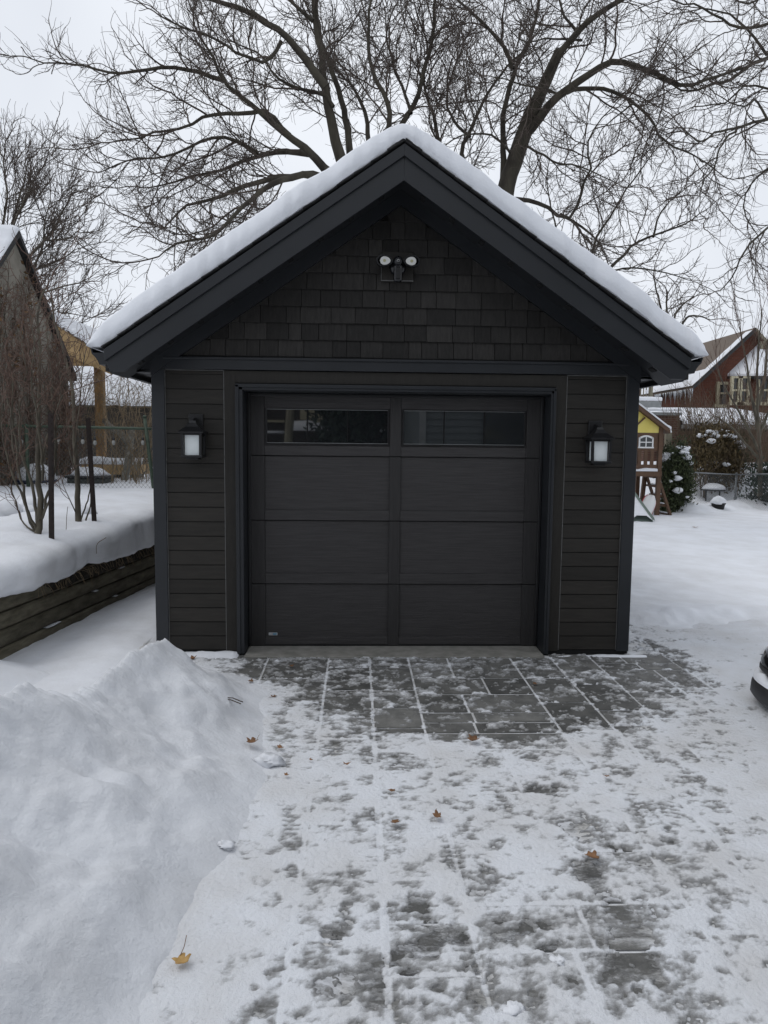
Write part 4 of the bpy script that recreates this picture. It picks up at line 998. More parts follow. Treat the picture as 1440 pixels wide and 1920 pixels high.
RW = thing('retaining_wall', (wallpt(0), 0, 0), 'low retaining wall of weathered horizontal timbers with thin snow on its ledges', 'retaining wall')
rg = random.Random(5); z = -.06
snowm = MB()
for k in range(5):
    h = (.135, .135, .130, .125, .12)[k]; off = -.016*k
    cuts = [-4.2]+sorted(rg.uniform(-3.5, 6.5) for _ in range(3))+[8.5]
    for a, b in zip(cuts[:-1], cuts[1:]):
        if b-a < .3: continue
        s = MB(); yy = np.linspace(a+.004, b-.004, 30)
        V = []
        for y in yy:
            x = wallpt(y)+off; e = .010*(vnoise(y*1.7+k*9, k*3.3, 7)-.5); e2 = .007*(vnoise(y*2.1, k*5., 8)-.5)
            V.append([(x-.15, y, z), (x+e-.006, y, z+e2), (x+e+.004, y, z+.018), (x+e+.004, y, z+h-.022), (x+e-.010, y, z+h-.003+e2), (x-.15, y, z+h-.003)])
        s.sheet(np.array(V)); s.f.append(tuple(range(6))); s.t.append(1.0); n6 = len(V)*6; s.f.append(tuple(range(n6-1, n6-7, -1))); s.t.append(1.0)
        s.t = [rg.uniform(.8, 1.2)]*len(s.f)
        s.build('timber', M_TIMBER, RW)
    if k in (0, 1, 2):
        for q in range((2, 2, 1)[k]):
            y = rg.uniform(-.9, 2.2)**1.0; L = rg.uniform(.06, .26); yy = np.linspace(y, y+L, 8); wd = np.sin(np.linspace(0.1, pi-.1, 8))*rg.uniform(.004, .009)
            V = [[(wallpt(a)+off-.03, a, z+h+.002), (wallpt(a)+off-.01, a, z+h+.002+w_*1.1), (wallpt(a)+off+.004, a, z+h+w_*.6), (wallpt(a)+off+.006, a, z+h-w_*.9)] for a, w_ in zip(yy, wd)]
            snowm.sheet(np.array(V))
    z += h+.007
snowm.build('ledge_snow', SNOW, RW, smooth=True)
s = MB(); rs = np.random.RandomState(4)          # soil and roots packed under the snow lip
yy = np.arange(-4, 8.5, .05); V = []
for y in yy: V.append([(wallpt(y)-.02-.16*float(sst(.9, -.1, y))+.05*(vnoise(y*6, k*1.9, 3)-.4), y, .38+.055*k+.03*(vnoise(y*5, k*3.1, 4)-.5)) for k in range(5)])
s.sheet(np.array(V)); s.build('soil', M_SOIL, RW)
s = MB()
for k in range(90):
    y = rs.uniform(.35, 3.2); x = wallpt(y)+.02; L = rs.uniform(.06, .24); a = rs.uniform(-1, 1)
    p = np.array([(x-.05, y, .50), (x+.02, y+.3*L*a, .50+.02*rs.rand()), (x+.05, y+.7*L*a, .48-.3*L*rs.rand()), (x+.05+.03*rs.rand(), y+L*a, .46-.6*L*rs.rand())])
    s.tube(resample(p, .03), .0022, 3)
tag(s.build('dry_roots', M_TAN, RW), None, None, kind='stuff')

# vine-clad building at far left: gable end facing the driveway
BX = -5.85; BZ = .6
BLD = thing('vine_clad_building', (BX, 6, BZ), 'weathered stucco outbuilding with steep snowy roof edge covered in dead vines', 'building')
ey0, ey1, ez, ry, rz_ = 3.95, 8.0, 3.07, 6.0, 5.0
s = MB(); s.prism([(ey0, BZ), (ey1, BZ), (ey1, ez), (ry, rz_), (ey0, ez)], 'x', BX-7, BX); s.build('wall', M_STUCCO, BLD)
s = MB()
for a, b in ((ey1+.16, ry), (ey0-.16, ry)):
    zz = rz_-(abs(a-ry))*(rz_-ez)/(ey1-ry)
    s.prism([(b, rz_+.02), (a, zz+.02), (a, zz+.12), (b, rz_+.12)], 'x', BX-7, BX+.10)
s.build('roof', M_ROOF, BLD)
s = MB()
for a in (ey1+.1, ey0-.1):
    zz = rz_-(abs(a-ry))*(rz_-ez)/(ey1-ry); n = 40
    t = np.linspace(0, 1, n); V = []
    for x, q in ((BX+.09, 0.0), (BX+.085, .05), (BX+.0, .085), (BX-.6, .12), (BX-6.9, .14)):
        V.append([(x, ry+(a-ry)*tt, rz_+(zz-rz_)*tt+.125+q*(.35+1.1*vnoise(tt*14, x*.3, 6))*(1.6 if tt < .1 else .45)) for tt in t])
    s.sheet(np.array(V))
s.build('snow_cap', SNOW, BLD, smooth=True)
# climbing vine, with dry leaves, on that wall
VN = thing('climbing_vine', (BX+.05, 6.6, .9), 'leafless brown vine with dry leaves climbing the stucco wall at far left', 'vine')
T = Tree(707)
VINE = {1: dict(len=.55, gap=.10, r=.006, tip=.004, ang=(20, 60), n=6, wig=.28, up=.05), 2: dict(len=.22, gap=.09, r=.0045, tip=.003, ang=(30, 70), n=4, wig=.3, up=-.05, min=.15)}
rs = np.random.RandomState(9)
lf = MB()
for k in range(30):
    y = 5.0+2.95*rs.rand()**.8; zt = min(4.9, rz_-abs(y-ry)*.96)*rs.uniform(.72, 1.0); pts = []
    for q in np.linspace(0, 1, 7):
        yy = y+.30*(rs.rand()-.5)*(q+.3); pts.append((BX+.03+.08*rs.rand(), yy, .85+(min(zt, rz_-abs(yy-ry)*.97-.03)-.85)*q))
    p, r = T.limb(pts, .011, .005, step=.14, wob=.02); T.sprout(p, r, 1, VINE, t0=.1)
    for q in range(34):
        i = rs.randint(len(p)); c = p[i]+rs.normal(0, .09, 3); c[0] = BX+.03+abs(rs.normal(0, .10))
        cl = vnoise(c[1]*2.2, c[2]*1.6, 15)
        if cl < .40: continue
        a = rs.normal(0, 1, 3); a /= np.linalg.norm(a); b = np.cross(a, rs.normal(0, 1, 3)); b /= np.linalg.norm(b)+1e-9; sz = rs.uniform(.025, .062)
        lf.add([c, c+a*sz+b*sz*.5, c+a*sz*2, c+a*sz-b*sz*.5], [(0, 1, 2, 3)], rs.uniform(.4, 1.15))
for lev, nm in ((0, 'stem'), (1, 'shoots'), (2, 'tendrils')): T.mesh(lev, 4).build(nm, M_TWIGR if lev else M_BARKG, VN)
lf.build('dry_leaves', M_DEADLEAF, VN)

# timber shelter behind it
YS = 8.4
SH = thing('timber_shelter', P(183, 870, YS), 'new pale timber shelter with snow on its corrugated roof and an orange post', 'shelter')
a, b = P(95, 600, YS), P(209, 676, YS)
a2, b2 = P(95, 655, YS), P(209, 702, YS)
s = MB(); s.prism([(a[0], a[2]-.03), (b[0], b[2]), (b2[0], b2[2]), (a2[0], a2[2])], 'y', YS-.03, YS+.03); s.build('barge_board', M_CEDARW, SH, bevel=.004)
for k in range(4): s = MB(); s.prism([(a[0], a[2]-.10), (b[0], b[2]-.06), (b[0], b[2]-.24), (a[0], a[2]-.30)], 'y', YS+.7+k*.7, YS+.75+k*.7); s.build('rafter', M_CEDARW, SH)
s = MB(); s.prism([(a2[0]-.2, a2[2]-.30), (b2[0]-.03, a2[2]-.30), (b2[0]-.03, a2[2]-.06), (a2[0]-.2, a2[2]-.06)], 'y', YS+.04, YS+.14)
s.build('beam', M_CEDARW, SH)
s = MB(); pt, pb = P(182, 690, YS+.1), P(183, 880, YS+.1); s.box(pt[0]-.085, pt[0]+.085, YS+.145, YS+.30, .7, pt[2]+.10); s.build('post', M_POSTW, SH, bevel=.006)
s = MB(); n = 70; V0 = []
for k in range(n):
    t = k/(n-1); p = a*(1-t)+b*t; V0.append((p[0], p[2]+.012+.012*math.sin(k*1.15)))
s.sheet(np.array([[(p[0], YS-.10, p[1]) for p in V0], [(p[0], YS+3, p[1]) for p in V0]])); s.build('corrugated_roof', M_HROOF, SH)
s = MB(); V = []
for yy, q in ((-.11, .0), (-.115, .06), (-.07, .13), (.1, .17), (1, .19), (3, .18)): V.append([(p[0]+.03*(t_ > n-3), YS+yy, p[1]+.012+q*(.75+.5*vnoise(t_*.12, yy*2+3, 5))*min(1, (n-1-t_)/5+.2)) for t_, p in enumerate(V0)])
s.sheet(np.array(V)); s.build('snow_cap', SNOW, SH, smooth=True)

# low shed with a snowy roof behind the brambles
YK = 13.5
a, b = P(120, 716, YK), P(330, 716, YK); c = P(120, 757, YK)
SD = thing('low_shed', (a[0]+1.5, YK, .6), 'low dark shed with a broad snow covered roof behind the brambles', 'shed')
s = MB(); s.box(a[0]-1, b[0], YK, YK+3.5, .5, c[2]-.05); s.build('wall', pbr('dark_shed', (.030, .027, .022), (.055, .05, .042), stretch=(6, 6, .5), rough=.9), SD)
s = MB(); s.prism([(YK-.15, c[2]-.08), (YK+1.9, a[2]+.7), (YK+4, c[2]-.08)], 'x', a[0]-1.2, b[0]+.2); s.build('roof', M_OLDW, SD)
s = MB(); V = []
for yy, zz in ((YK-.19, c[2]-.05), (YK-.20, c[2]+.02), (YK-.12, c[2]+.14), (YK+.6, c[2]+.05+(a[2]+.78-c[2])*.37+.12), (YK+1.9, a[2]+.95), (YK+2.6, a[2]+.75), (YK+4, c[2]+.1)):
    V.append([(x, yy, zz+.05*(vnoise(x*2, yy*2, 3)-.5)) for x in np.linspace(a[0]-1.25, b[0]+.25, 40)])
s.sheet(np.array(V)); s.build('snow_cap', SNOW, SD, smooth=True)

# chain-link fence with green pipe rail
YF = 5.0
FN = thing('chain_link_fence', (-4.5, YF, 1.0), 'old chain link fence with flaking green pipe posts along the back of the raised bed', 'fence')
rl, rr2 = P(-60, 797, YF), P(284, 804, YF)
s = MB(); s.tube(resample([rl, P(110, 800, YF), rr2], .2), .021, 8); s.build('rail', M_GREENP, FN, smooth=True)
for (tx, ty), (bx, by) in (((271, 782), (291, 940)), ((49, 798), (53, 905)), ((-60, 790), (-60, 900))):
    t_, b_ = P(tx, ty, YF), P(bx, by, YF); b_ = b_+(b_-t_)*.25
    s = MB(); s.tube(np.array([b_, (t_+b_)/2, t_]), .028, 10); s.lathe((t_[0], t_[1], t_[2]), [(.031, -.01), (.031, .012), (.012, .028)], 10); s.build('post', M_GREENP, FN, smooth=True)
s = MB(); zb, zt = .95, float(rl[2])-.01; hgt = zt-zb; x0, x1 = -5.8, -3.36; st = .062; k = x0-hgt
while k < x1:
    for sg in (1, -1):
        xa, xb = (k, k+hgt*.9) if sg > 0 else (k+hgt*.9, k)
        ta = np.clip((np.array([x0, x1])-xa)/(xb-xa), 0, 1); ta.sort()
        if ta[1]-ta[0] > .02:
            q = [np.array([xa+(xb-xa)*t, YF+sg*.002, zb+hgt*t]) for t in ta]; s.tube(np.array([q[0], (q[0]+q[1])/2, q[1]]), .0019, 3, cap=False)
    k += st
s.build('wire_mesh', M_WIRED, FN)
# string lights under the rail
for k, (bx, by) in enumerate([(40, 826), (71, 826), (110, 826), (155, 826), (178, 828), (213, 828), (268, 828)]):
    c = P(bx, by, YF-.06)
    if k == 0:
        c0 = c; t = B0 = thing('string_light', c, 'clear bulb in a black socket hanging from the green fence rail', 'string light', 'bulbs hanging along the fence rail')
        s = MB(); s.lathe(c, [(.006, -.055), (.020, -.045), (.028, -.02), (.024, .005), (.014, .022)], 12); s.build('bulb', M_BULB, t, smooth=True)
        s = MB(); s.lathe(c, [(.018, .018), (.020, .03), (.018, .06), (.006, .066), (.004, .13)], 10); s.build('socket', M_BLACK, t, smooth=True)
    else: dup(B0, c)
# two dark steel stakes
for k, ((tx, ty), (bx, by), lab) in enumerate([((95, 774), (96, 992), 'upright dark rusty steel stake standing in the snowy bed left of the slender tree'), ((165, 784), (177, 969), 'leaning dark rusty steel stake standing in the snowy bed right of the slender tree')]):
    yy = 1.02 if k == 0 else 1.95
    b_ = P(bx, by, yy); t_ = P(tx, ty, yy)
    b_[2] -= .12
    st_t = thing('steel_stake', b_, lab, 'stake', 'rusty stakes in the raised bed')
    s = MB(); s.bar(b_, t_, .052, .006, up=(0, 1, 0)); s.bar(b_+np.array([0, .016, 0]), t_+np.array([0, .016, 0]), .006, .032, up=(0, 1, 0)); s.build('bar', M_RUST, st_t)
    s = MB()
    for q in np.linspace(.12, .97, 16): c = b_*(1-q)+t_*q; s.box(c[0]-.012, c[0]+.012, c[1]-.010, c[1]-.003, c[2]-.010, c[2]+.010)
    s.build('lug', M_RUST, st_t)

# multi-stem shrubs in the bed
CURLY = {1: dict(len=.75, gap=.11, r=.0062, tip=.0032, ang=(15, 38), n=11, wig=.26, up=.16, shrink=.5), 2: dict(len=.34, gap=.10, r=.0038, tip=.0024, ang=(18, 45), n=6, wig=.30, up=.14, min=.15)}
T = Tree(808); yb = 1.25
base = P(70, 1002, yb)
for pts, dy, r0, r1 in [([(71, 1003), (78, 930), (81, 850), (84, 760), (84, 680), (80, 600), (86, 540)], .2, .034, .008),
                        ([(70, 1002), (55, 960), (42, 915), (30, 850), (20, 780), (25, 700)], .2, .018, .006), ([(69, 1000), (48, 945), (28, 890), (10, 830), (5, 740)], -.3, .015, .005),
                        ([(72, 985), (62, 920), (50, 850), (45, 770), (52, 700), (40, 620)], .5, .018, .006), ([(74, 975), (95, 920), (108, 860), (104, 790), (112, 720), (106, 650)], .3, .016, .006),
                        ([(72, 990), (92, 940), (102, 880), (100, 800), (118, 740)], -.3, .012, .005), ([(78, 900), (70, 820), (62, 740), (66, 660), (56, 590)], .0, .014, .005),
                        ([(70, 1000), (40, 980), (22, 930), (5, 900)], .3, .010, .004), ([(80, 870), (95, 790), (98, 720), (92, 640), (100, 570)], .5, .013, .005),
                        ([(30, 850), (15, 760), (0, 690), (5, 610)], .3, .010, .004)]:
    p, r = T.limb(px3(pts, yb, yb+dy), r0, r1, step=.07, wob=.018); T.sprout(p, r, 1, CURLY, t0=.32)
T.finish('curly_shrub', base, 'multi stemmed bare shrub with twisting reddish twigs at the left edge of the raised bed', 'shrub', [M_BARKG, M_TWIGR, M_TWIGR], names=('stem', 'branches', 'twigs'), sides=(7, 4, 3))
T = Tree(809); yb = 2.05
base = P(147, 980, yb)
for pts, dy, r0, r1 in [([(147, 980), (145, 930), (142, 870), (139, 800), (136, 750), (128, 700), (117, 650), (106, 610), (96, 560)], .4, .036, .010),
                        ([(146, 970), (132, 940), (122, 918)], -.1, .008, .004), ([(139, 850), (148, 780), (152, 720), (160, 660)], .3, .012, .005), ([(141, 880), (128, 830), (124, 780)], .0, .009, .004)]:
    p, r = T.limb(px3(pts, yb, yb+dy), r0, r1, step=.09, wob=.008)
    T.sprout(p, r, 1, {1: dict(len=.5, gap=.13, r=.0055, tip=.003, ang=(18, 40), n=7, wig=.14, up=.16), 2: dict(len=.22, gap=.12, r=.0035, tip=.0024, ang=(20, 45), n=4, wig=.15, up=.1)}, t0=.3)
for pts in ([(150, 978), (158, 955), (166, 930), (172, 905)], [(160, 976), (168, 950), (170, 925)]):
    p, r = T.limb(px3(pts, yb), .010, .006, step=.05, wob=.01)
T.finish('slender_tree', base, 'slender grey young tree between the two rusty stakes in the raised bed', 'tree', [M_BARKG, M_TWIGR, M_TWIGR], names=('stem', 'branches', 'twigs'), sides=(8, 4, 3))
# brambles by the garage corner
T = Tree(810); rs = np.random.RandomState(31); base = P(262, 930, 6.2)
for k in range(52):
    bx = rs.uniform(205, 300); yy = rs.uniform(5.4, 8.5); top = rs.uniform(690, 850); sw = rs.choice([-1, 1])*rs.uniform(15, 75)
    pts = [P(bx, 940, yy), P(bx+sw*.1, 860, yy), P(bx+sw*.35, (top+880)/2, yy), P(bx+sw*.65, top, yy+.2), P(bx+sw, top+rs.uniform(-8, 40), yy+.3), P(bx+sw*1.25, top+rs.uniform(20, 90), yy+.3)]
    p, r = T.limb(pts, rs.uniform(.006, .010), .004, step=.12, wob=.03)
    T.sprout(p, r, 1, {1: dict(len=.45, gap=.17, r=.0048, tip=.003, ang=(25, 60), n=6, wig=.22, up=-.02), 2: dict(len=.2, gap=.13, r=.0035, tip=.0025, ang=(25, 60), n=4, wig=.2, up=0)}, t0=.35)
T.finish('bramble_thicket', base, 'tangled tan brambles arching beside the garage corner behind the green fence', 'shrub', [M_TAN, M_TAN, M_BROWNTW], names=('canes', 'branches', 'twigs'), sides=(5, 3, 3))
T = Tree(811); rs = np.random.RandomState(32); base = P(60, 900, 5.8)
for k in range(22):
    bx = rs.uniform(-20, 215); yy = rs.uniform(5.2, 7.8)
    if bx < 110: yy = rs.uniform(5.15, 5.6)
    top = rs.uniform(720, 860); sw = rs.uniform(-40, 40)
    p, r = T.limb([P(bx, 935, yy), P(bx+sw*.3, (top+935)/2, yy), P(bx+sw, top, yy)], .007, .004, step=.10, wob=.03)
    T.sprout(p, r, 1, {1: dict(len=.4, gap=.16, r=.0045, tip=.003, ang=(18, 45), n=6, wig=.2, up=.12)}, t0=.2)
T.finish('hedge_stems', base, 'thin upright brown hedge stems growing behind the chain link fence', 'shrub', [M_BROWNTW, M_TWIGR], names=('stems', 'twigs'), sides=(5, 3))
# pale leaning trunk with a snapped limb
T = Tree(812); p = px3([(221, 990), (232, 900), (240, 860), (248, 800)], 6.4)
T.limb(p, .075, .055, step=.15, wob=.01); T.limb(px3([(247, 842), (228, 815), (205, 800), (196, 788)], 6.4, 6.1), .045, .05, step=.1, wob=.008)
T.limb(px3([(244, 850), (262, 890), (276, 880)], 6.4, 6.2), .022, .012, step=.1)
T.finish('broken_trunk', p[0], 'short pale leaning tree trunk with a snapped splintered limb behind the fence', 'tree', [pbr('pale_bark', (.16, .15, .125), (.30, .28, .235), scale=12, rough=.9, bump=.4)], names=('trunk',))
# snowy bench
c = P(205, 872, 7.0)
BN = thing('timber_bench', (c[0], 7.0, c[2]-.5), 'rough timber bench under a thick layer of snow beyond the fence', 'bench')
s = MB(); s.box(c[0]-.42, c[0]+.62, 6.8, 7.35, c[2]-.16, c[2]+.02); s.build('seat', M_CEDARW, BN, bevel=.01)
for dx in (-.28, .10, .46):
    s = MB(); s.box(c[0]+dx-.05, c[0]+dx+.06, 6.85, 7.3, c[2]-.75, c[2]-.161); s.build('leg', M_OLDW, BN)
s = MB(); V = []
for yy, q in ((6.79, .02), (6.785, .07), (6.84, .12), (7.1, .14), (7.34, .10), (7.36, .02)): V.append([(x, yy, c[2]+q*(.8+.4*vnoise(x*4, yy*3, 2))) for x in np.linspace(c[0]-.45, c[0]+.65, 16)])
s.sheet(np.array(V)); s.build('snow_cap', SNOW, BN, smooth=True)
# blue bin and round snow-capped planter behind the fence
c = P(66, 905, 5.75)
BB = thing('blue_bin', (c[0], 5.7, c[2]-.4), 'blue plastic tub heaped with snow behind the fence', 'bin')
s = MB(); s.lathe((c[0], 5.75, c[2]-.4), [(.26, 0), (.31, .42), (.33, .42), (.33, .45)], 20); s.build('tub', M_BLUE, BB, smooth=True)
s = MB(); s.blob((c[0], 5.75, c[2]+.08), (.30, .30, .22), 3, .12); s.build('snow_cap', SNOW, BB, smooth=True)
c = P(165, 915, 5.7)
BB = thing('green_bin', (c[0], 5.7, c[2]-.4), 'dark green bin with snow on its lid right of the blue tub', 'bin')
s = MB(); s.prism([(c[0]-.24, c[2]-.5), (c[0]+.24, c[2]-.5), (c[0]+.30, c[2]+.16), (c[0]-.30, c[2]+.16)], 'y', 5.6, 6.1); s.build('body', pbr('green_grey', (.035, .042, .036), rough=.6), BB, bevel=.02)
s = MB(); s.box(c[0]-.32, c[0]+.32, 5.57, 6.13, c[2]+.161, c[2]+.20); s.build('lid', M_BLACK, BB, bevel=.01)
s = MB(); s.blob((c[0], 5.85, c[2]+.20), (.31, .27, .13), 8, .15, flat=0); s.build('snow_cap', SNOW, BB, smooth=True)
s = MB()
for bx, by, yy, r_ in ((58, 1003-25, 2.3, .11), (55, 945, 2.6, .16), (0, 950, 2.2, .24), (160, 985, 2.4, .13)): c = P(bx, by, yy); s.blob((c[0], yy, float(bedz(c[0], yy))-.02), (r_, r_*.9, r_*.8), by, .2)
tag(s.build('snow_lumps', SNOW, smooth=True), 'soft snow humps over low plants in the raised bed', 'snow', kind='stuff')
for k, (bx, by, ty, lab) in enumerate([(124, 989, 950, 'single thin dry stalk left of the slender tree'), (224, 965, 952, 'short dry stalk near the garage end of the raised bed'), (181, 1032, 1008, 'thin stalk poking through the snow lip')]):
    yy = (1.6, 3.0, .75)[k]; p = px3([(bx, by+6), (bx+1, (by+ty)/2), (bx+(3, -3, 18)[k], ty)], yy)
    s = MB(); s.tube(resample(p, .03), .003, 4); tag(s.build('dry_stalk', M_BROWNTW, loc=p[0]), lab, 'plant stalk', 'dry stalks in the raised bed')

# ------------------------------------------------------------------ right: playhouse, hedge, fence, houses
YP = 11.3
ZG = .06
PH = thing('playhouse', (P(1178, 970, YP)[0], YP, ZG), 'raised brown wooden playhouse with yellow gable and white window in the snowy yard', 'playhouse')
xl = P(1120, 800, YP)[0]; xr = P(1239, 800, YP)[0]; xm = (xl+xr)/2
def zpx(py, Y=YP, px=1215): return P(px, py, Y)[2]
zf = zpx(884); zrail = zpx(845); zhead = zpx(813); zpt = zpx(797); YPB = YP+1.3
s = MB()
for x in (xl, xr):
    for yy in (YP, YPB): s.box(x-.05, x+.05, yy-.05, yy+.05, 0, zpt); s.build('post', M_PLAY, PH, bevel=.004); s = MB()
s.box(xl-.05, xr+.05, YP-.07, YPB+.07, zf-.12, zf); s.build('floor', M_PLAY, PH)
s = MB(); s.box(xl+.05, xr-.05, YP-.02, YP+.02, zrail, zhead+.02)
for wx0, wx1 in ((P(1197, 830, YP)[0], P(1221, 830, YP)[0]),): pass
s.build('front_panel', M_PLAY, PH, bevel=.003)
s = MB(); s.box(xl+.05, xr-.05, YP-.025, YP+.025, zf+.06, zf+.17)
x = xl+.1
while x < xr-.1: s.box(x, x+.085, YP-.015, YP+.015, zf+.171, zrail); x += .155
s.build('railing', M_PLAY, PH)
s = MB(); s.box(xl+.06, xr-.5, YP+.3, YP+.32, zf+.17, zrail); s.build('tarp_panel', M_GREENSL, PH)
s = MB(); s.box(xl+.02, xl+.06, YP, YPB, zf, zhead); s.box(xl+.05, xr-.05, YPB-.02, YPB+.02, zhead-.3, zpt); s.build('side_panel', M_PLAY, PH)
# arched white window
wx0, wx1, wz0, wz1 = P(1196, 841, YP)[0], P(1223.5, 841, YP)[0], zpx(840.5), zpx(818)
s = MB(); e = .035; arch = [(wx0+(wx1-wx0)*t, wz1-.03+.055*math.sin(pi*t)) for t in np.linspace(0, 1, 9)]
arch_i = [(wx0+e+(wx1-wx0-2*e)*t, wz1-.03-e+.05*math.sin(pi*t)) for t in np.linspace(0, 1, 9)]
V = [(p[0], YP-.045, p[1]) for p in arch]+[(p[0], YP-.045, p[1]) for p in arch_i]+[(p[0], YP-.02, p[1]) for p in arch]+[(p[0], YP-.02, p[1]) for p in arch_i]
s.add(V, [(i, i+1, i+10, i+9) for i in range(8)]+[(i+9, i+10, i+28, i+27) for i in range(8)]+[(i, i+18, i+19, i+1) for i in range(8)])
s.box(wx0, wx0+e, YP-.045, YP-.02, wz0+e, wz1-.03).box(wx1-e, wx1, YP-.045, YP-.02, wz0+e, wz1-.03).box(wx0-.01, wx1+.01, YP-.05, YP-.02, wz0, wz0+e)
cx_ = (wx0+wx1)/2; cz_ = (wz0+wz1)/2
s.box(cx_-.012, cx_+.012, YP-.042, YP-.022, wz0+e, wz1-.02).box(wx0+e, cx_-.012, YP-.042, YP-.022, cz_-.012, cz_+.012).box(cx_+.012, wx1-e, YP-.042, YP-.022, cz_-.012, cz_+.012)
Wd = s.build('window', M_WHITE, PH); ORG[Wd.name] = org(PH)
s = MB(); s.prism([(wx0+e*.8, wz0+e*.8)]+[(wx1-e*.8, wz0+e*.8)]+[(p[0], p[1]+.01) for p in arch_i[::-1]], 'y', YP-.0300, YP-.0215); s.build('pane', M_GLASSD, Wd)
apz = zpx(750, YP, 1178); sl = (apz-zpx(806, YP, 1252))/(P(1252, 806, YP)[0]-xm)
hw = P(1252, 806, YP)[0]-xm
s = MB(); s.prism([(xm-hw+.22, zhead+.02), (xm+hw-.22, zhead+.02), (xm+hw-.13, zhead+.09), (xm, apz-.10), (xm-hw+.13, zhead+.09)], 'y', YP-.015, YP+.015); s.build('gable_panel', M_YEL, PH)
s = MB(); s.bar((P(1183, 812, YP)[0], YP-.03, zpx(806, YP, 1183)), (P(1208, 787, YP)[0], YP-.03, zpx(783, YP, 1208)), .03, .075, up=(0, 1, 0)); s.bar((xm-.02, YP-.03, apz-.4), (xm-.25, YP-.03, apz-.6), .03, .06, up=(0, 1, 0)); s.build('brace', M_PLAY, PH)
for sg in (-1, 1):
    s = MB(); s.prism([(xm, apz), (xm+sg*hw, apz-sl*hw), (xm+sg*hw, apz-sl*hw-.09), (xm, apz-.12)], 'y', YP-.16, YPB+.2); s.build('roof', M_PLAY, PH)
    s = MB(); V = []
    for yy, q in ((YP-.165, 0), (YP-.16, .05), (YP, .08), (YPB, .08), (YPB+.2, .05)): V.append([(xm+sg*hw*t*1.02, yy, apz-sl*hw*t+q*(.9+.5*(t > .93))+.002) for t in np.linspace(0, 1, 12)])
    s.sheet(np.array(V)); s.build('snow_cap', SNOW, PH, smooth=True)
s = MB(); V = []
for yy, q in ((YP-.08, .005), (YP-.075, .05), (YP+.0, .07), (YP+.5, .06)): V.append([(x, yy, zf+.002+q*max(.05, (.3+1.2*vnoise(x*4, yy*3, 12)))) for x in np.linspace(xl, xr-.06, 20)])
s.sheet(np.array(V)); s.build('floor_snow', SNOW, PH, smooth=True)
# ladder wall leaning on the right side
s = MB(); lt = np.array([xr+.02, YP+.5, zf-.05]); lb_ = np.array([P(1254, 968, YP+.2)[0], YP+.4, 0.03])
for dy in (-.35, .35): s = MB(); s.bar(lt+(0, dy, 0), lb_+(0, dy, 0), .05, .10, up=(0, 1, 0)); s.build('ladder_rail', M_PLAY, PH)
for q in np.linspace(.08, .92, 5):
    c = lt*(1-q)+lb_*q; s = MB(); s.box(c[0]-.10, c[0]+.04, c[1]-.33, c[1]+.33, c[2]-.03, c[2]+.02); s.build('ladder_step', M_PLAY, PH)
s = MB()
for q in np.linspace(.08, .92, 5):
    c = lt*(1-q)+lb_*q; s.blob((c[0]-.02, c[1], c[2]+.03), (.06, .26, .025), int(q*50), .3, flat=0)
s.build('ladder_snow', SNOW, PH, smooth=True)
# rear strut frame
s = MB(); a, b = P(1209, 893, YP+.9), P(1200, 965, YP+.9); s.bar(a, (b[0], b[1], 0), .09, .09); s.build('strut', M_PLAY, PH)
# slide running forward to the left, full of snow
SL = thing('slide', P(1200, 985, 10.4), 'grey green playground slide filled with snow in front of the playhouse', 'slide')
top = np.array([P(1138, 890, 11.15)[0], 11.2, zf]); 
V = []; V2 = []
for q in np.linspace(0, 1, 12):
    c = top+np.array([.30*q, -1.5*q, -(zf-.08)*(q**.9)]); V.append([c+np.array([-.30, 0, .13]), c+np.array([-.25, 0, 0]), c+np.array([.25, 0, 0]), c+np.array([.30, 0, .13]), c+np.array([.32, 0, .05])])
    V2.append([c+np.array([-.27, 0, .05]), c+np.array([-.1, 0, .16+.03*vnoise(q*6, 1, 3)]), c+np.array([.12, 0, .15+.03*vnoise(q*5, 4, 3)]), c+np.array([.285, 0, .06])])
s = MB(); s.sheet(np.array(V)); s.build('chute', M_SLIDE, SL, smooth=True)
s = MB(); s.sheet(np.array(V2)); s.build('snow_fill', SNOW, SL, smooth=True)
# red and white sled leaning under the playhouse
SLD = thing('snow_sled', P(1214, 972, YP-.25), 'white plastic sled with red edges leaning under the playhouse', 'sled')
cc = P(1216, 950, YP-.3); ax = P(1226, 928, YP-.1)-P(1206, 972, YP-.45); ax /= np.linalg.norm(ax); sd_ = np.cross(ax, (0, 1, 0)); sd_ /= np.linalg.norm(sd_); nn = np.cross(sd_, ax)
def sledpt(a, b, c): return cc+ax*a+sd_*b+nn*c
s = MB(); V = []
for a in np.linspace(-.34, .34, 13):
    wd = .17*math.sqrt(max(.02, 1-(a/.36)**4))
    V.append([sledpt(a, b*wd, .05*abs(b)**3-.02*(abs(b) < .3)) for b in np.linspace(-1, 1, 9)])
s.sheet(np.array(V)); o = s.build('body', M_WHITE, SLD, smooth=True); sm_ = o.modifiers.new('solid', 'SOLIDIFY'); sm_.thickness = .012
s = MB()
for sg in (-1, 1):
    s.tube(np.array([sledpt(a, sg*.172*math.sqrt(max(.02, 1-(a/.36)**4)), .052) for a in np.linspace(-.345, .345, 15)]), .016, 6)
for a0 in (-.12, .14): s.tube(np.array([sledpt(a0+.05*abs(b), b*.16, .05*abs(b)**3+.012) for b in np.linspace(-1, 1, 7)]), .016, 6)
s.tube(np.array([sledpt(.33+.01*math.cos(t), .05*math.sin(t), .03) for t in np.linspace(-1.5, 1.5, 5)]), .02, 6)
s.build('trim', M_RED, SLD, smooth=True)

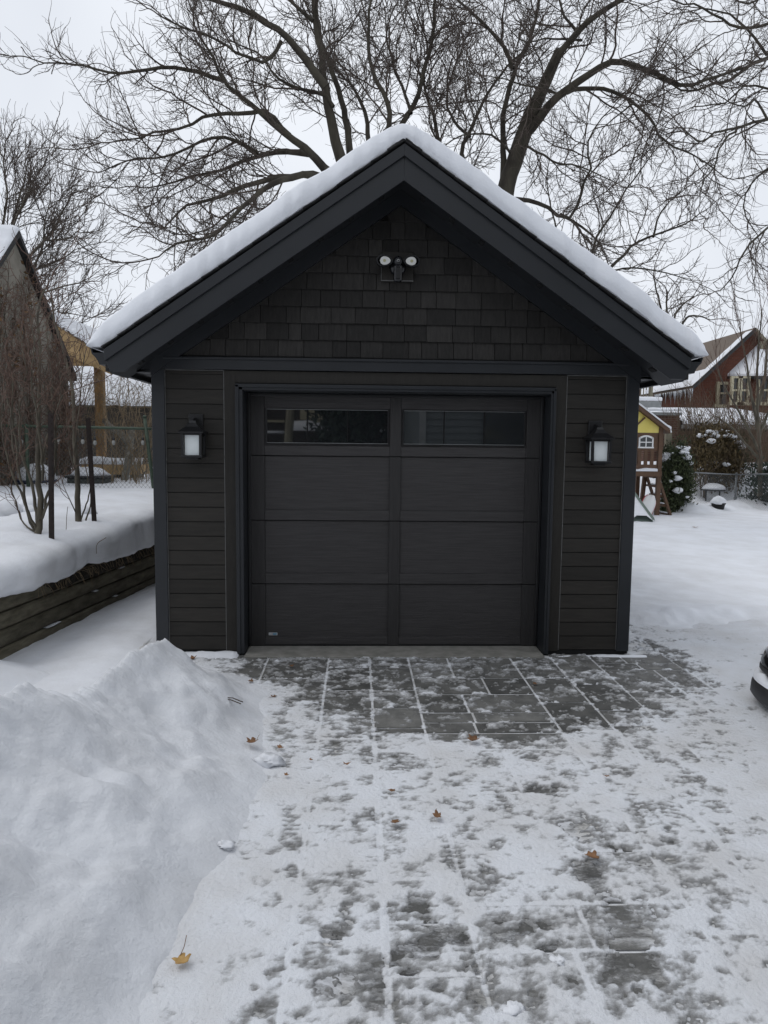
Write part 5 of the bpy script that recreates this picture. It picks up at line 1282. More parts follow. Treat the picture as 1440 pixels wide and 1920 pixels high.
# wood fence post with snow, right behind the playhouse
pp = P(1253, 815, 12.6)
FP = thing('fence_post', (pp[0], 12.6, 0), 'thick grey wooden post with a snow cap right behind the playhouse', 'post')
s = MB(); s.box(pp[0]-.075, pp[0]+.075, 12.54, 12.66, 0, P(1253, 811, 12.6)[2]); s.build('shaft', M_OLDW, FP, bevel=.008)
s = MB(); s.blob((pp[0], 12.6, P(1253, 811, 12.6)[2]), (.085, .085, .10), 5, .15, flat=0); s.build('snow_cap', SNOW, FP, smooth=True)

# evergreens
def evergreen(name, label, cx, cy, h, r, mat, seed, n=5200, caps=10, top=1.0, lo=.08, group=None, leaf=.05):
    rs = np.random.RandomState(seed)
    t = thing(name, (cx, cy, 0), label, 'evergreen shrub', group)
    s = MB(); s.tube(np.array([(cx, cy, -.1), (cx+.03, cy, h*.4), (cx, cy, h*.85)]), np.array([.05, .035, .012]), 6)
    for k in range(14):
        z0 = rs.uniform(.1, .75)*h; a = rs.uniform(0, 2*pi); L = r*rs.uniform(.6, 1.0); s.tube(np.array([(cx, cy, z0), (cx+cos(a)*L*.5, cy+sin(a)*L*.5, z0+L*.35), (cx+cos(a)*L, cy+sin(a)*L, z0+L*.9)]), np.array([.016, .011, .005]), 4)
    s.build('trunk', M_BROWNTW, t)
    V = []; F = []; tn = []; k = 0
    clump = [(rs.uniform(0, 2*pi), rs.uniform(lo, 1.0), rs.uniform(.55, 1.15)) for _ in range(46)]
    while k < n:
        a0, hz, rk = clump[rs.randint(len(clump))]
        prof = (min(1, .45+2.2*hz))*(1-max(0, hz-.55)/.45*.72)
        c = np.array([cx+cos(a0)*r*prof*rk*.72, cy+sin(a0)*r*prof*rk*.72, hz*h*top])+rs.normal(0, 1, 3)*np.array([.24*r, .24*r, .075*h])
        if c[2] < .02: continue
        d = rs.normal(0, 1, 3); d[2] = abs(d[2])*1.2+.3; d /= np.linalg.norm(d); b = np.cross(d, rs.normal(0, 1, 3)); b /= np.linalg.norm(b)+1e-9
        L = leaf*rs.uniform(.7, 1.7); wv = L*.26
        V += [c-b*wv*.4, c+d*L*.6-b*wv, c+d*L*1.4, c+d*L*.6+b*wv]; i = 4*k; F.append((i, i+1, i+2, i+3)); tn.append(rs.uniform(.5, 1.5)); k += 1
    m2 = MB(); m2.v = [np.array(V)]; m2.f = F; m2.t = tn; m2.n = len(V); m2.build('foliage', mat, t)
    s = MB()
    for k in range(int(caps*1.3)):
        a0, hz, rk = clump[rs.randint(len(clump))]
        hz = hz if k > caps*.7 else rs.uniform(.9, 1.0)
        prof = (min(1, .45+2.2*hz))*(1-max(0, hz-.55)/.45*.72); q = rs.uniform(.035, .10)
        a0 = -pi/2+rs.normal(0, .9)
        s.blob((cx+cos(a0)*r*prof*.95, cy+sin(a0)*r*prof*.95, hz*h*top+.03), (q*1.3, q, q*.75), k+seed, .35, 10, 7)
    if caps: s.build('snow_cap', SNOW, t, smooth=True)
    return t
def gx_(px, Y): return P(px, 960, Y)[0]
evergreen('arborvitae', 'dark green upright arborvitae with a snow cap touching the playhouse', gx_(1249, 12.2), 12.2, 1.62, .30, M_EVERG, 1, caps=7)
evergreen('arborvitae', 'dark green arborvitae with drooping snowy tips just left of the fence corner', gx_(1272, 12.3), 12.3, 1.78, .34, M_EVERG, 2, n=6500, caps=12)
evergreen('arborvitae', 'loose green shrub behind the first chain link panel', gx_(1318, 14.6), 14.6, 2.35, .62, M_EVERB, 3, n=2600, caps=6, leaf=.07, lo=.38)
evergreen('arborvitae', 'browning rusty evergreen behind the middle of the chain link fence', gx_(1352, 15.2), 15.2, 2.3, .55, M_EVERB, 4, n=3200, caps=9, leaf=.07, lo=.30)
evergreen('arborvitae', 'open olive green shrub left of the grey fence post', gx_(1372, 15.8), 15.8, 2.0, .5, M_EVERG, 6, n=1700, caps=8, leaf=.07, lo=.35)
evergreen('spruce_shrub', 'low spreading spruce with heavy snow at the right edge of the fence', gx_(1445, 13.4), 13.4, 1.25, .75, M_SPRUCE, 5, n=6000, caps=16, leaf=.06)

# chain link fence at the right
CF = thing('chain_link_fence', (P(1340, 960, 13)[0], 13, 0), 'galvanised chain link fence at the far edge of the snowy yard on the right', 'fence')
posts = [(1291, 12.6, 883), (1381, 13.8, 888), (1500, 11.6, 884)]
tops = []
for px, yy, py in posts:
    t_ = P(px, py, yy); tops.append(t_); s = MB(); s.tube(np.array([(t_[0], yy, -.1), (t_[0], yy, t_[2]*.5), t_]), .032, 8); s.lathe(t_, [(.036, -.01), (.036, .012), (.01, .03)], 8); s.build('post', M_WIRE if px != 1291 else M_WIRED, CF, smooth=True)
for a, b in zip(tops[:-1], tops[1:]):
    s = MB(); s.tube(np.array([a-(0, 0, .03), (a+b)/2-(0, 0, .035), b-(0, 0, .03)]), .020, 6); s.build('rail', M_WIRE, CF, smooth=True)
    s = MB(); L = math.hypot(b[0]-a[0], b[1]-a[1]); h = 1.12; st = .075; k = -h
    while k < L:
        for sg in (1, -1):
            ka, kb = (k, k+h) if sg > 0 else (k+h, k)
            ta = np.clip((np.array([0, L])-ka)/(kb-ka), 0, 1); ta.sort()
            if ta[1]-ta[0] > .02:
                q = []
                for t in ta: u_ = (ka+(kb-ka)*t)/L; q.append(np.array([a[0]+(b[0]-a[0])*u_, a[1]+(b[1]-a[1])*u_, .02+(a[2]*(1-u_)+b[2]*u_-.05)*t]))
                s.tube(np.array([q[0], (q[0]+q[1])/2, q[1]]), .0017, 3, cap=False)
        k += st
    s.build('wire_mesh', M_WIRE, CF)
# snow drift along the fence foot
s = MB(); xs2 = np.linspace(7.6, 16, 90); ys2 = np.linspace(11.0, 18, 60); A, B = np.meshgrid(xs2, ys2)
ln = np.interp(A, [tops[0][0], tops[1][0], 13.5], [12.6, 13.8, 11.8]); d = np.abs(B-ln)
ed = np.minimum(sst(7.6, 8.2, A), sst(16, 15, A))*np.minimum(sst(11., 11.5, B), sst(18, 17, B))
s.sheet(np.stack([A, B, -.05+ed*(.12+.26*np.exp(-(d/.7)**2)*(.4+1.1*fbm(A*1.3, B*1.3, 5, 3))+.10*(fbm(A*2, B*2, 8, 3)-.4)+1.25*sst(.3, 3.2, B-ln))], -1))
tag(s.build('snow_drift', SNOW, smooth=True), 'uneven snow drifted against the chain link fence', 'snow drift', kind='structure')
# snowed-over pots behind/at the fence
c = P(1336, 948, 12.9)
PT = thing('plant_pot', (c[0], 12.6, .1), 'black plant pot half buried under a dome of snow at the fence foot', 'pot')
s = MB(); s.lathe((c[0], 12.6, .10), [(.13, 0), (.17, .20), (.185, .20), (.185, .235)], 16); s.build('body', M_STONE, PT, smooth=True)
s = MB(); s.blob((c[0], 12.6, .36), (.19, .19, .16), 4, .2, flat=-.3); s.build('snow_cap', SNOW, PT, smooth=True)
c = P(1350, 920, 13.9)
TB = thing('garden_table', (c[0], 14.3, .1), 'small round garden table capped with snow behind the fence', 'table')
s = MB(); s.lathe((c[0], 14.3, c[2]-.02), [(.33, 0), (.34, .03), (.33, .035)], 24); s.build('tabletop', M_STONE, TB)
for dx in (-.2, .2):
    s = MB(); s.bar((c[0]+dx, 14.3, 0), (c[0]+dx, 14.3, c[2]-.02), .03, .03); s.build('leg', M_STONE, TB)
s = MB(); s.blob((c[0], 14.3, c[2]+.02), (.33, .33, .17), 6, .12, flat=0); s.build('snow_cap', SNOW, TB, smooth=True)

# brown twig thicket and young multi-stem tree in front of the houses
T = Tree(901); rs = np.random.RandomState(77); base = P(1350, 900, 16)
for k in range(95):
    bx = rs.uniform(1262, 1480); yy = rs.uniform(14.5, 18); top = rs.uniform(760, 850); sw = rs.uniform(-30, 30)
    p, r = T.limb([P(bx, 930, yy), P(bx+sw*.3, 870, yy), P(bx+sw, top, yy)], rs.uniform(.010, .018), .006, step=.25, wob=.03)
    T.sprout(p, r, 1, {1: dict(len=1.0, gap=.22, r=.009, tip=.005, ang=(15, 38), n=6, wig=.12, up=.12), 2: dict(len=.45, gap=.2, r=.006, tip=.0045, ang=(15, 40), n=4, wig=.12, up=.1)}, t0=.15)
T.finish('twig_thicket', base, 'tall brown leafless thicket in front of the low brick building', 'shrub', [M_BROWNTW, M_BROWNTW, M_BROWNTW], names=('stems', 'branches', 'twigs'), sides=(5, 3, 3))
T = Tree(902); yy = 13.2; base = P(1425, 900, yy)
UPR = {1: dict(len=1.5, gap=.42, r=.010, tip=.005, ang=(12, 28), n=8, wig=.07, up=.12, shrink=.4), 2: dict(len=.8, gap=.22, r=.008, tip=.0048, ang=(12, 30), n=5, wig=.09, up=.1), 3: dict(len=.35, gap=.2, r=.005, tip=.004, ang=(15, 35), n=4, wig=.1, up=.1)}
for pts, r0 in (([(1425, 930), (1423, 850), (1421, 780), (1421, 720), (1424, 640), (1428, 580)], .07), ([(1422, 800), (1408, 740), (1398, 680), (1388, 620)], .05), ([(1421, 760), (1434, 700), (1440, 640), (1446, 580)], .05), ([(1424, 850), (1390, 780), (1362, 730), (1345, 690)], .045), ([(1423, 820), (1450, 750), (1470, 700)], .05), ([(1424, 860), (1395, 830), (1370, 800), (1340, 780)], .04)):
    p, r = T.limb(px3(pts, yy, yy+R.uniform(-.5, .5)), r0, .014, wob=.02); T.sprout(p, r, 1, UPR, t0=.12)
T.finish('young_tree', base, 'young bare tree with straight upright shoots at the right edge before the red brick house', 'tree', [M_BARKG, M_TWIGR, M_TWIGR, M_TWIGR])

# low brick outbuilding
YO = 18.
OB = thing('brick_outbuilding', (P(1330, 900, YO)[0], YO, 0), 'low brown brick outbuilding with a snow covered flat roof', 'building')
x0 = P(1216, 790, YO)[0]; x1 = P(1274, 790, YO)[0]; x2 = P(1520, 790, YO)[0]; zt = P(1274, 779, YO)[2]; ze = P(1300, 797, YO)[2]
s = MB(); s.box(x0, x1, YO, YO+5, 0, zt).box(x1, x2, YO+.05, YO+5, 0, ze-.12); s.build('wall', M_BRICKB, OB)
s = MB(); s.box(x0-.06, x1+.05, YO-.06, YO+5, zt, zt+.10); s.box(x1+.05, x2, YO-.12, YO-.02, ze-.12, ze); s.build('coping', M_GREYT, OB)
s = MB(); s.prism([(YO-.02, ze-.115), (YO+5.2, zt+.35), (YO+5.2, zt+.3), (YO+.05, ze-.2)], 'x', x1+.051, x2); s.build('roof', M_ROOF, OB)
s = MB(); V = []
for yy, zz in ((YO-.07, zt+.10), (YO-.075, zt+.16), (YO-.02, zt+.22), (YO+1, zt+.25), (YO+5, zt+.25)): V.append([(x, yy, zz+.04*vnoise(x*3, yy, 2)) for x in np.linspace(x0-.07, x1+.05, 14)])
s.sheet(np.array(V)); V = []
for yy, zz in ((YO-.125, ze+.0), (YO-.13, ze+.07), (YO-.05, ze+.13), (YO+1.5, ze+.13+.25), (YO+5.2, zt+.55)): V.append([(x, yy, zz+.05*vnoise(x*2, yy, 3)) for x in np.linspace(x1+.052, x2, 40)])
s.sheet(np.array(V)); s.build('snow_cap', SNOW, OB, smooth=True)

# red brick house
YH = 27.
H = thing('brick_house', (P(1420, 900, YH)[0], YH, 0), 'red brick house with steep snow patched roof, icicles and cream windows', 'house')
E_ = P(1293, 725, YH); A_ = P(1409, 617, YH); hwid = A_[0]-E_[0]; ex0, ex1 = E_[0]+.15, A_[0]+hwid-.15; HD = 15
pit = (A_[2]-E_[2])/hwid
s = MB(); s.prism([(ex0, 0), (ex1, 0), (ex1, E_[2]+.12*pit), (A_[0], A_[2]-.05), (ex0, E_[2]+.12*pit)], 'y', YH, YH+HD); s.build('wall', M_BRICKR, H)
for sg in (-1, 1):
    s = MB(); xe = A_[0]+sg*hwid
    s.prism([(A_[0], A_[2]+.02), (xe-.0, E_[2]+.02), (xe, E_[2]-.16), (A_[0], A_[2]-.18)], 'y', YH-.35, YH+HD+.3); RF = s.build('roof', M_HROOF, H); ORG[RF.name] = org(H)
    s = MB(); s.prism([(A_[0], A_[2]+.0), (xe, E_[2]+.0), (xe, E_[2]-.17), (A_[0], A_[2]-.17)], 'y', YH-.40, YH-.3505); s.build('barge_board', M_BLACK if sg < 0 else M_OLDW, RF)
s = MB()    # patches of snow left on the slope: lower band, streak below a roof pipe, thin rake line
def slope(u, v, up=.0): return np.array([A_[0]-hwid*u, YH-.38+v*(HD+.6), A_[2]+.02-pit*hwid*u+up])
for reg in ('low', 'streak', 'rake'):
    nu, nv = 22, 26; V = []
    for i in range(nu):
        row = []
        for k in range(nv):
            q, v = i/(nu-1), k/(nv-1)
            if reg == 'low': v2 = v*.98; u0 = .70+.02*math.sin(v2*20)-.34*sst(.16, .34, v2)+.0*v; u = u0+(1.02-u0)*q
            elif reg == 'rake': v2 = v*.036; u = .06+q*.78
            else: v2 = .20+.07*v+.05*(q)*0; u = .36+.40*q
            e = min(1, 6*min(q+.02, 1.02-q, v+.02, 1.02-v))
            row.append(slope(u, v2, .01+.13*max(0, e)**.5*(.7+.5*vnoise(u*9, v2*30, 4))*(.7 if reg == 'rake' else 1)))
        V.append(row)
    s.sheet(np.array(V))
s.build('roof_snow', SNOW, RF if False else H, smooth=True)
rs = np.random.RandomState(3)
for k in range(60):
    v = rs.uniform(.005, .5)**1.3; p = slope(1.0, v, -.12); L = rs.uniform(.1, .75)*(1-.3*v); s = MB(); s.tube(np.array([p, p-(0, 0, L*.5), p-(0, 0, L)]), np.array([.035, .02, .003]), 5); s.build('icicle', ICE, H, smooth=True)
s = MB(); s.box(A_[0]+.25, A_[0]+.95, YH-.4, YH-.33, A_[2]-.95, A_[2]-.6); s.build('gable_vent', M_OLDW, H)
for px0, py0, px1, py1, dy in ((1343, 716, 1366, 759, 0),):
    a, b = P(px0, py0, YH), P(px1, py1, YH); y0, y1 = YH-.12, YH+.02; e = .13; m = (a[2]+b[2])/2
    s = MB(); s.box(a[0], b[0], y0, y1, a[2]-e, a[2]).box(a[0], a[0]+e, y0, y1, b[2], a[2]-e).box(b[0]-e, b[0], y0, y1, b[2], a[2]-e).box(a[0]-.12, b[0]+.12, y0-.1, y1, b[2]-.14, b[2]).box(a[0]+e, b[0]-e, y0+.02, y1, m-.035, m+.035)
    W_ = s.build('window', M_CREAM, H); ORG[W_.name] = org(H)
    s = MB(); s.box(a[0]+e, b[0]-e, y0+.06, y0+.08, b[2], a[2]-e); s.build('pane', M_GLASSD, W_)
# bay with its own snowy roof
bx0 = P(1366, 700, YH-1.2)[0]+.40; bx1 = bx0+5; bzt = P(1366, 706, YH-1.2)[2]
s = MB(); s.prism([(bx0+.1, YH), (bx0+.9, YH-1.2), (bx1-.9, YH-1.2), (bx1, YH)], 'z', 0, bzt); s.build('bay', M_BRICKR, H)
s = MB(); tp_ = P(1364, 705, YH); v = [(tp_[0], YH+.0, tp_[2]), (bx0+.7, YH-1.5, bzt+.02), (bx1, YH-1.5, bzt+.02), (bx1+.3, YH, bzt), (P(1425, 645, YH)[0], YH-.02, P(1425, 645, YH)[2]), (bx1, YH-.02, P(1425, 645, YH)[2])]
v2 = [(p[0], p[1], p[2]-.15) for p in v[:4]]
s.add(v+v2, [(0, 1, 4), (1, 2, 5, 4), (2, 3, 5), (0, 6, 7, 1), (1, 7, 8, 2), (2, 8, 9, 3)]); s.build('bay_roof', M_BLACK, H)
s = MB(); v = [(p[0], p[1], p[2]+.1) for p in v]; s.add(v, [(0, 1, 4), (1, 2, 5, 4), (2, 3, 5)]); s.add([(p[0], p[1], p[2]) for p in v[:3]]+[(p[0], p[1], p[2]-.1) for p in v[:3]], [(0, 3, 4, 1), (1, 4, 5, 2)]); s.build('bay_snow', SNOW, H)
for px0, px1 in ((1376, 1387), (1389, 1401), (1425, 1440)):
    yy = YH-1.32; a, b = P(px0, 709, yy), P(px1, 754, yy); e = .09
    s = MB(); s.box(a[0]-e, b[0]+e, yy-.0, yy+.14, a[2], a[2]+e).box(a[0]-e, a[0]+.02, yy, yy+.14, b[2], a[2]).box(b[0]-.02, b[0]+e, yy, yy+.14, b[2], a[2]).box(a[0]-e-.05, b[0]+e+.05, yy-.08, yy+.14, b[2]-.14, b[2]).box(a[0], b[0], yy+.02, yy+.12, (a[2]+b[2])/2-.04, (a[2]+b[2])/2+.04)
    W_ = s.build('window', M_CREAM, H); ORG[W_.name] = org(H)
    s = MB(); s.box(a[0]+.02, b[0]-.02, yy+.08, yy+.10, b[2], a[2]); s.build('pane', M_GLASSD, W_)
# house with balcony, left of it
YQ = 23.
q0, q1 = P(1150, 800, YQ)[0], P(1233, 800, YQ)[0]; zl = P(1230, 751, YQ)[2]; zq = P(1225, 741, YQ)[2]
BH = thing('balcony_house', ((q0+q1)/2, YQ, 0), 'brick house end with a snowy balcony just beyond the garage corner', 'house')
s = MB(); s.box(q0-6, q1-.3, YQ+1.2, YQ+9, 0, P(1215, 695, YQ)[2]+1.6); s.build('wall', M_BRICKB, BH)
s = MB(); s.box(q0-6, q1-.25, YQ+.25, YQ+1.19, 0, zl-.30); s.build('porch', M_BRICKB, BH)
s = MB(); s.box(q0-6, q1+.12, YQ, YQ+1.19, zl-.30, zl-.02); s.build('cornice', M_GREYT, BH)
s = MB(); V = []
for yy, q in ((YQ-.01, -.01), (YQ-.02, .08), (YQ+.06, .16), (YQ+1.1, .2)): V.append([(x, yy, zl+q*(.7+.6*vnoise(x*3, yy, 1))) for x in np.linspace(q0-6, q1+.14, 40)])
s.sheet(np.array(V)); s.build('snow_cap', SNOW, BH, smooth=True)
s = MB(); zr0, zr1 = zq+.1, P(1220, 703, YQ)[2]
x = q0-1
while x < q1-.2: s.box(x, x+.035, YQ+.3, YQ+.335, zl+.1, zr1); x += .115
s.box(q0-1, q1-.15, YQ+.28, YQ+.36, zr1, zr1+.07).box(q1-.25, q1-.15, YQ+.27, YQ+.37, zl, zr1-.001); s.build('railing', M_OLDW, BH)
s = MB(); x = q0-1
while x < q1-.2: s.blob((x+.05, YQ+.31, zl+.35+.5*R.random()), (.05, .05, .09), int(x*50) % 97, .3, 7, 5); x += .16
s.build('railing_snow', SNOW, BH, smooth=True)

# ------------------------------------------------------------------ parked car at the right edge
CX0, CX1, CY0, CY1 = 2.40, 4.18, -1.08, -5.5
CR = thing('parked_car', ((CX0+CX1)/2, -3.2, 0), 'glossy black car parked at the right edge with snow on its bumper and bonnet', 'car')
cmid = (CX0+CX1)/2; hw_ = (CX1-CX0)/2
def carsec(y, w_, z0, zs, zt, tw, n=5):
    pts = [(-w_*.86, z0), (-w_*.97, z0+.10), (-w_, zs*.62), (-w_*.985, zs*.88), (-w_*.94, zs)]
    pts += [(-tw, zt-.02), (-tw*.5, zt), (0, zt+.008)]
    pts = pts+[(-p[0], p[1]) for p in pts[-2::-1]]
    return [(cmid+p[0], y, p[1]) for p in pts]
secs = [(-1.02, hw_*.45, .24, .36, .39, .30), (-1.06, hw_*.74, .22, .38, .42, .50), (-1.16, hw_*.92, .21, .41, .46, .64), (-1.36, hw_*.975, .21, .46, .54, .68), (-1.62, hw_*.99, .22, .60, .70, .68), (-1.9, hw_, .22, .80, .86, .70), (-2.5, hw_, .22, .86, .94, .72), (-4.8, hw_, .22, .90, .98, .74), (-5.3, hw_*.95, .25, .88, .96, .70), (-5.5, hw_*.8, .32, .80, .86, .55)]
s = MB(); V = np.array([carsec(*q) for q in secs]); s.sheet(V, flip=True); m_n = V.shape[1]; s.add(V[0], [tuple(range(m_n))]); s.add(V[-1], [tuple(range(m_n-1, -1, -1))])
o = s.build('body', M_CARP, CR, smooth=True); sb = o.modifiers.new('sub', 'SUBSURF'); sb.levels = 2; sb.render_levels = 2
cab = [(-2.45, .70, .93, .60), (-3.1, .66, 1.38, .50), (-4.2, .66, 1.42, .50), (-5.1, .68, .95, .58)]
V = np.array([[(cmid-a, y, .90), (cmid-a*.98, y, .90+(z-.90)*.5), (cmid-b, y, z), (cmid, y, z+.02), (cmid+b, y, z), (cmid+a*.98, y, .90+(z-.90)*.5), (cmid+a, y, .90)] for y, a, z, b in cab])
s = MB(); s.sheet(V, flip=True); s.build('cabin', M_GLASSD, CR, smooth=True)
# bumper lip and the snow on it: swept round the nose
path = [(cmid+hw_*1.005*sx, y) for sx, y in ((-1.0, -2.0), (-1.0, -1.55), (-.985, -1.34), (-.93, -1.19), (-.80, -1.085), (-.60, -1.03), (-.3, -1.0), (0, -.99), (.3, -1.0), (.60, -1.03), (.80, -1.085), (.93, -1.19), (.985, -1.34), (1.0, -1.55), (1.0, -2.0))]
path = resample([(p[0], p[1], 0) for p in path], .06)[:, :2]
tg_ = np.gradient(path, axis=0); tg_ /= np.linalg.norm(tg_, axis=1)[:, None]; nr_ = np.stack([-tg_[:, 1], tg_[:, 0]], -1)
def sweep(prof): return np.array([[(p[0]+n_[0]*d, p[1]+n_[1]*d, z) for d, z in prof] for p, n_ in zip(path, nr_)])
s = MB(); s.sheet(sweep([(-.10, .085), (.015, .07), (.035, .10), (.030, .17), (.012, .195), (-.09, .20)])); s.build('bumper_lip', M_CARPL, CR, smooth=True)
s = MB(); s.sheet(sweep([(-.07, .19), (-.040, .215), (-.022, .27), (-.020, .33), (-.040, .385), (-.085, .42), (-.16, .445), (-.30, .47)])); s.build('bumper', M_CARP, CR, smooth=True)
s = MB(); s.sheet(sweep([(-.0185, .262), (-.014, .268), (-.014, .292), (-.0185, .298)])); s.build('bumper_trim', M_CARPL, CR, smooth=True)
s = MB(); V = []
for k, (p, n_) in enumerate(zip(path, nr_)):
    q = float(vnoise(k*.45, 5.1, 6)); e = .05*q; V.append([(p[0]+n_[0]*d, p[1]+n_[1]*d, z) for d, z in ((-.036-e, .384+.03*q), (-.050-e, .418+.035*q), (-.10-e, .462+.03*q), (-.18, .490+.02*q), (-.32, .515), (-.36, .47))])
s.sheet(np.array(V)); s.build('nose_snow', SNOW, CR, smooth=True)
s = MB()
V = []
for k, (p, n_) in enumerate(zip(path, nr_)):
    hgt = max(.003, .075*(float(vnoise(k*.9, 2.2, 3))-.30)*1.5); V.append([(p[0]+n_[0]*d, p[1]+n_[1]*d, .198+hgt*q) for d, q in ((.022, -.05), (.018, .6), (-.01, 1.0), (-.04, .9), (-.07, .0))])
s.sheet(np.array(V)); s.build('bumper_snow', SNOW, CR, smooth=True)
for sg in (-1, 1):
    s = MB(); s.blob((cmid+sg*hw_*.70, -1.32, .46), (.10, .10, .03), 3, .05); s.build('headlight', M_HLAMP, CR, smooth=True)
    for yy in (-2.05, -4.7):
        s = MB(); s.lathe((cmid+sg*(hw_-.10), yy, .31), [(.20, -.10), (.30, -.10), (.315, -.06), (.315, .06), (.30, .10), (.20, .10)], 24, 'x'); Wl = s.build('wheel', M_TYRE, CR, smooth=True); ORG[Wl.name] = org(CR)
        s = MB(); s.lathe((cmid+sg*(hw_-.10), yy, .31), [(.05, -.085), (.20, -.07), (.20, .07), (.05, .085)], 16, 'x'); s.build('rim', M_WIRE, Wl, smooth=True)
s = MB(); V = []
for y, a, z in ((-1.05, .55, .40), (-1.10, .72, .44), (-1.36, .77, .525), (-1.62, .72, .70), (-1.9, .66, .90), (-2.4, .66, .98)): V.append([(cmid+a*1.1*t, y+.04*abs(t)**3*-1, z+.02-(.10 if abs(t) > .97 else .0)-.03*t*t+.02*vnoise(t*4, y*5, 3)) for t in np.linspace(-1, 1, 15)])
s.sheet(np.array(V)); s.build('bonnet_snow', SNOW, CR, smooth=True)

# ------------------------------------------------------------------ leaves and crumbs on the driveway
def ground_z(x, y):
    z = max(0.0, float(yard_h(np.array([x]), np.array([y]))[0]), float(bank_h(np.array([x]), np.array([y]))[0])); return z
def on_ground(px, py):
    Z = 0.0
    for _ in range(12):
        g = G(px, py, Z); Z = .5*Z+.5*ground_z(g[0], g[1])
    g = G(px, py, Z); return np.array([g[0], g[1], ground_z(g[0], g[1])])
LEAVES = [(360, 1239, .050, 0, 'brown leaf on the snow strip at the foot of the left siding'), (470, 1281, .030, 0, 'small brown leaf by the left joint near the sill'), (546, 1252, .030, 0, 'curled brown leaf on the flagstones left below the door'), (513, 1310, .028, 0, 'little brown leaf on the snowy flagstones near the bank'),
          (472, 1402, .050, 0, 'brown leaf at the foot of the snow bank'), (526, 1411, .034, 0, 'brown leaf just above the white snow lump'), (583, 1434, .018, 0, 'tiny brown leaf right of the white snow lump'), (650, 1443, .026, 0, 'narrow brown leaf below the boot prints'),
          (887, 1398, .050, 0, 'orange brown leaf just below the cleared flagstones'), (1003, 1285, .034, 0, 'orange leaf on the cleared flagstones before the right half of the door'), (741, 1552, .030, 0, 'small leaf left of the crumpled leaf in the middle of the driveway'), (820, 1542, .048, 0, 'crumpled dark brown leaf in the middle of the driveway'),
          (1109, 1618, .040, 0, 'brown leaf on the right half of the snowy driveway'), (342, 1818, .040, 1, 'large yellow leaf with its stem up at the lower left'), (1137, 1465, .020, 0, 'thin curled leaf right of centre on the driveway'), (735, 1492, .024, 0, 'dark scrap of leaf near the middle of the driveway'), (537, 1463, .022, 0, 'tiny dark leaf left of the driveway centre'), (1303, 990, .09, 0, 'lone tan leaf on the smooth snow of the back yard')]
for k, (px, py, sz, kind, lab) in enumerate(LEAVES):
    g = on_ground(px, py) if py > 1100 else G(px, py, .12)
    rs = np.random.RandomState(500+k); a0 = rs.uniform(0, 6.28); n = 22
    th = np.linspace(0, 2*pi, n, endpoint=False); rad = sz*.92*(.66+.17*np.cos(5*th)+.10*np.sin(8*th+k)+.14*rs.rand(n)); asp = rs.uniform(.5, .95)
    def lp(t, r_):
        x, y = r_*cos(t), r_*asp*sin(t); z = (.030 if py > 1390 else .014)+abs(x)*rs_c+.35*y*y/sz*rs_d
        return (g[0]+x*cos(a0)-y*sin(a0), g[1]+x*sin(a0)+y*cos(a0), g[2]+z)
    rs_c = rs.uniform(.1, .7); rs_d = rs.uniform(-.8, 2.2)
    V = [lp(0, 0)]+[lp(t, r_*.5) for t, r_ in zip(th, rad)]+[lp(t, r_) for t, r_ in zip(th, rad)]
    f = [(0, i+1, (i+1) % n+1) for i in range(n)]+[(i+1, i+1+n, (i+1) % n+1+n, (i+1) % n+1) for i in range(n)]
    s = MB(); s.add(V, f, rs.uniform(.8, 1.2)); o = s.build('fallen_leaf', M_LEAFY if kind else M_LEAFB, loc=g, smooth=True)
    so_ = o.modifiers.new('solid', 'SOLIDIFY'); so_.thickness = .0012
    tag(o, lab, 'leaf', 'fallen leaves on the snow')
    if k in (11, 13, 4):
        s = MB(); p0 = np.array(lp(pi*.5, sz*.6)); s.tube(np.array([p0, p0+(.01, .02, .02), p0+(.015, .035, .05 if kind else .02)]), .0013, 5); s.build('stem', M_LEAFB, o)
for k, (px, py, r_, lab) in enumerate([(502, 1434, .055, 'white snow lump at the foot of the snow bank'), (1112, 1430, .018, 'snow crumb on the right of the driveway'), (1050, 1805, .022, 'snow crumb at the lower right of the driveway'), (960, 1900, .028, 'wide snow clod at the bottom edge of the driveway'), (745, 1550+20, .012, 'snow crumb beside the small leaf'), (425, 1588, .03, 'snow clod beside the bank flank above the boot hole')]):
    g = on_ground(px, py); s = MB(); s.blob(g+(0, 0, r_*.3), (r_*1.2, r_*.9, r_*.6), k*7+1, .55, 18, 12, fr=2.4); tag(s.build('snow_clod', SNOW, smooth=True, loc=g), lab, 'snow clod', 'snow clods on the driveway')
g = on_ground(432, 1320); s = MB()
for d in ((.0, 0, .012), (.01, .01, .02)): s.tube(np.array([g+np.array(d)+(-.06, .05, .0), g+np.array(d)+(0, .01, .012), g+np.array(d)+(.07, -.03, .0)]), .0035, 5)
tag(s.build('fallen_twig', M_TWIG, loc=g), 'dark broken twig on the lower flank of the snow bank', 'twig')

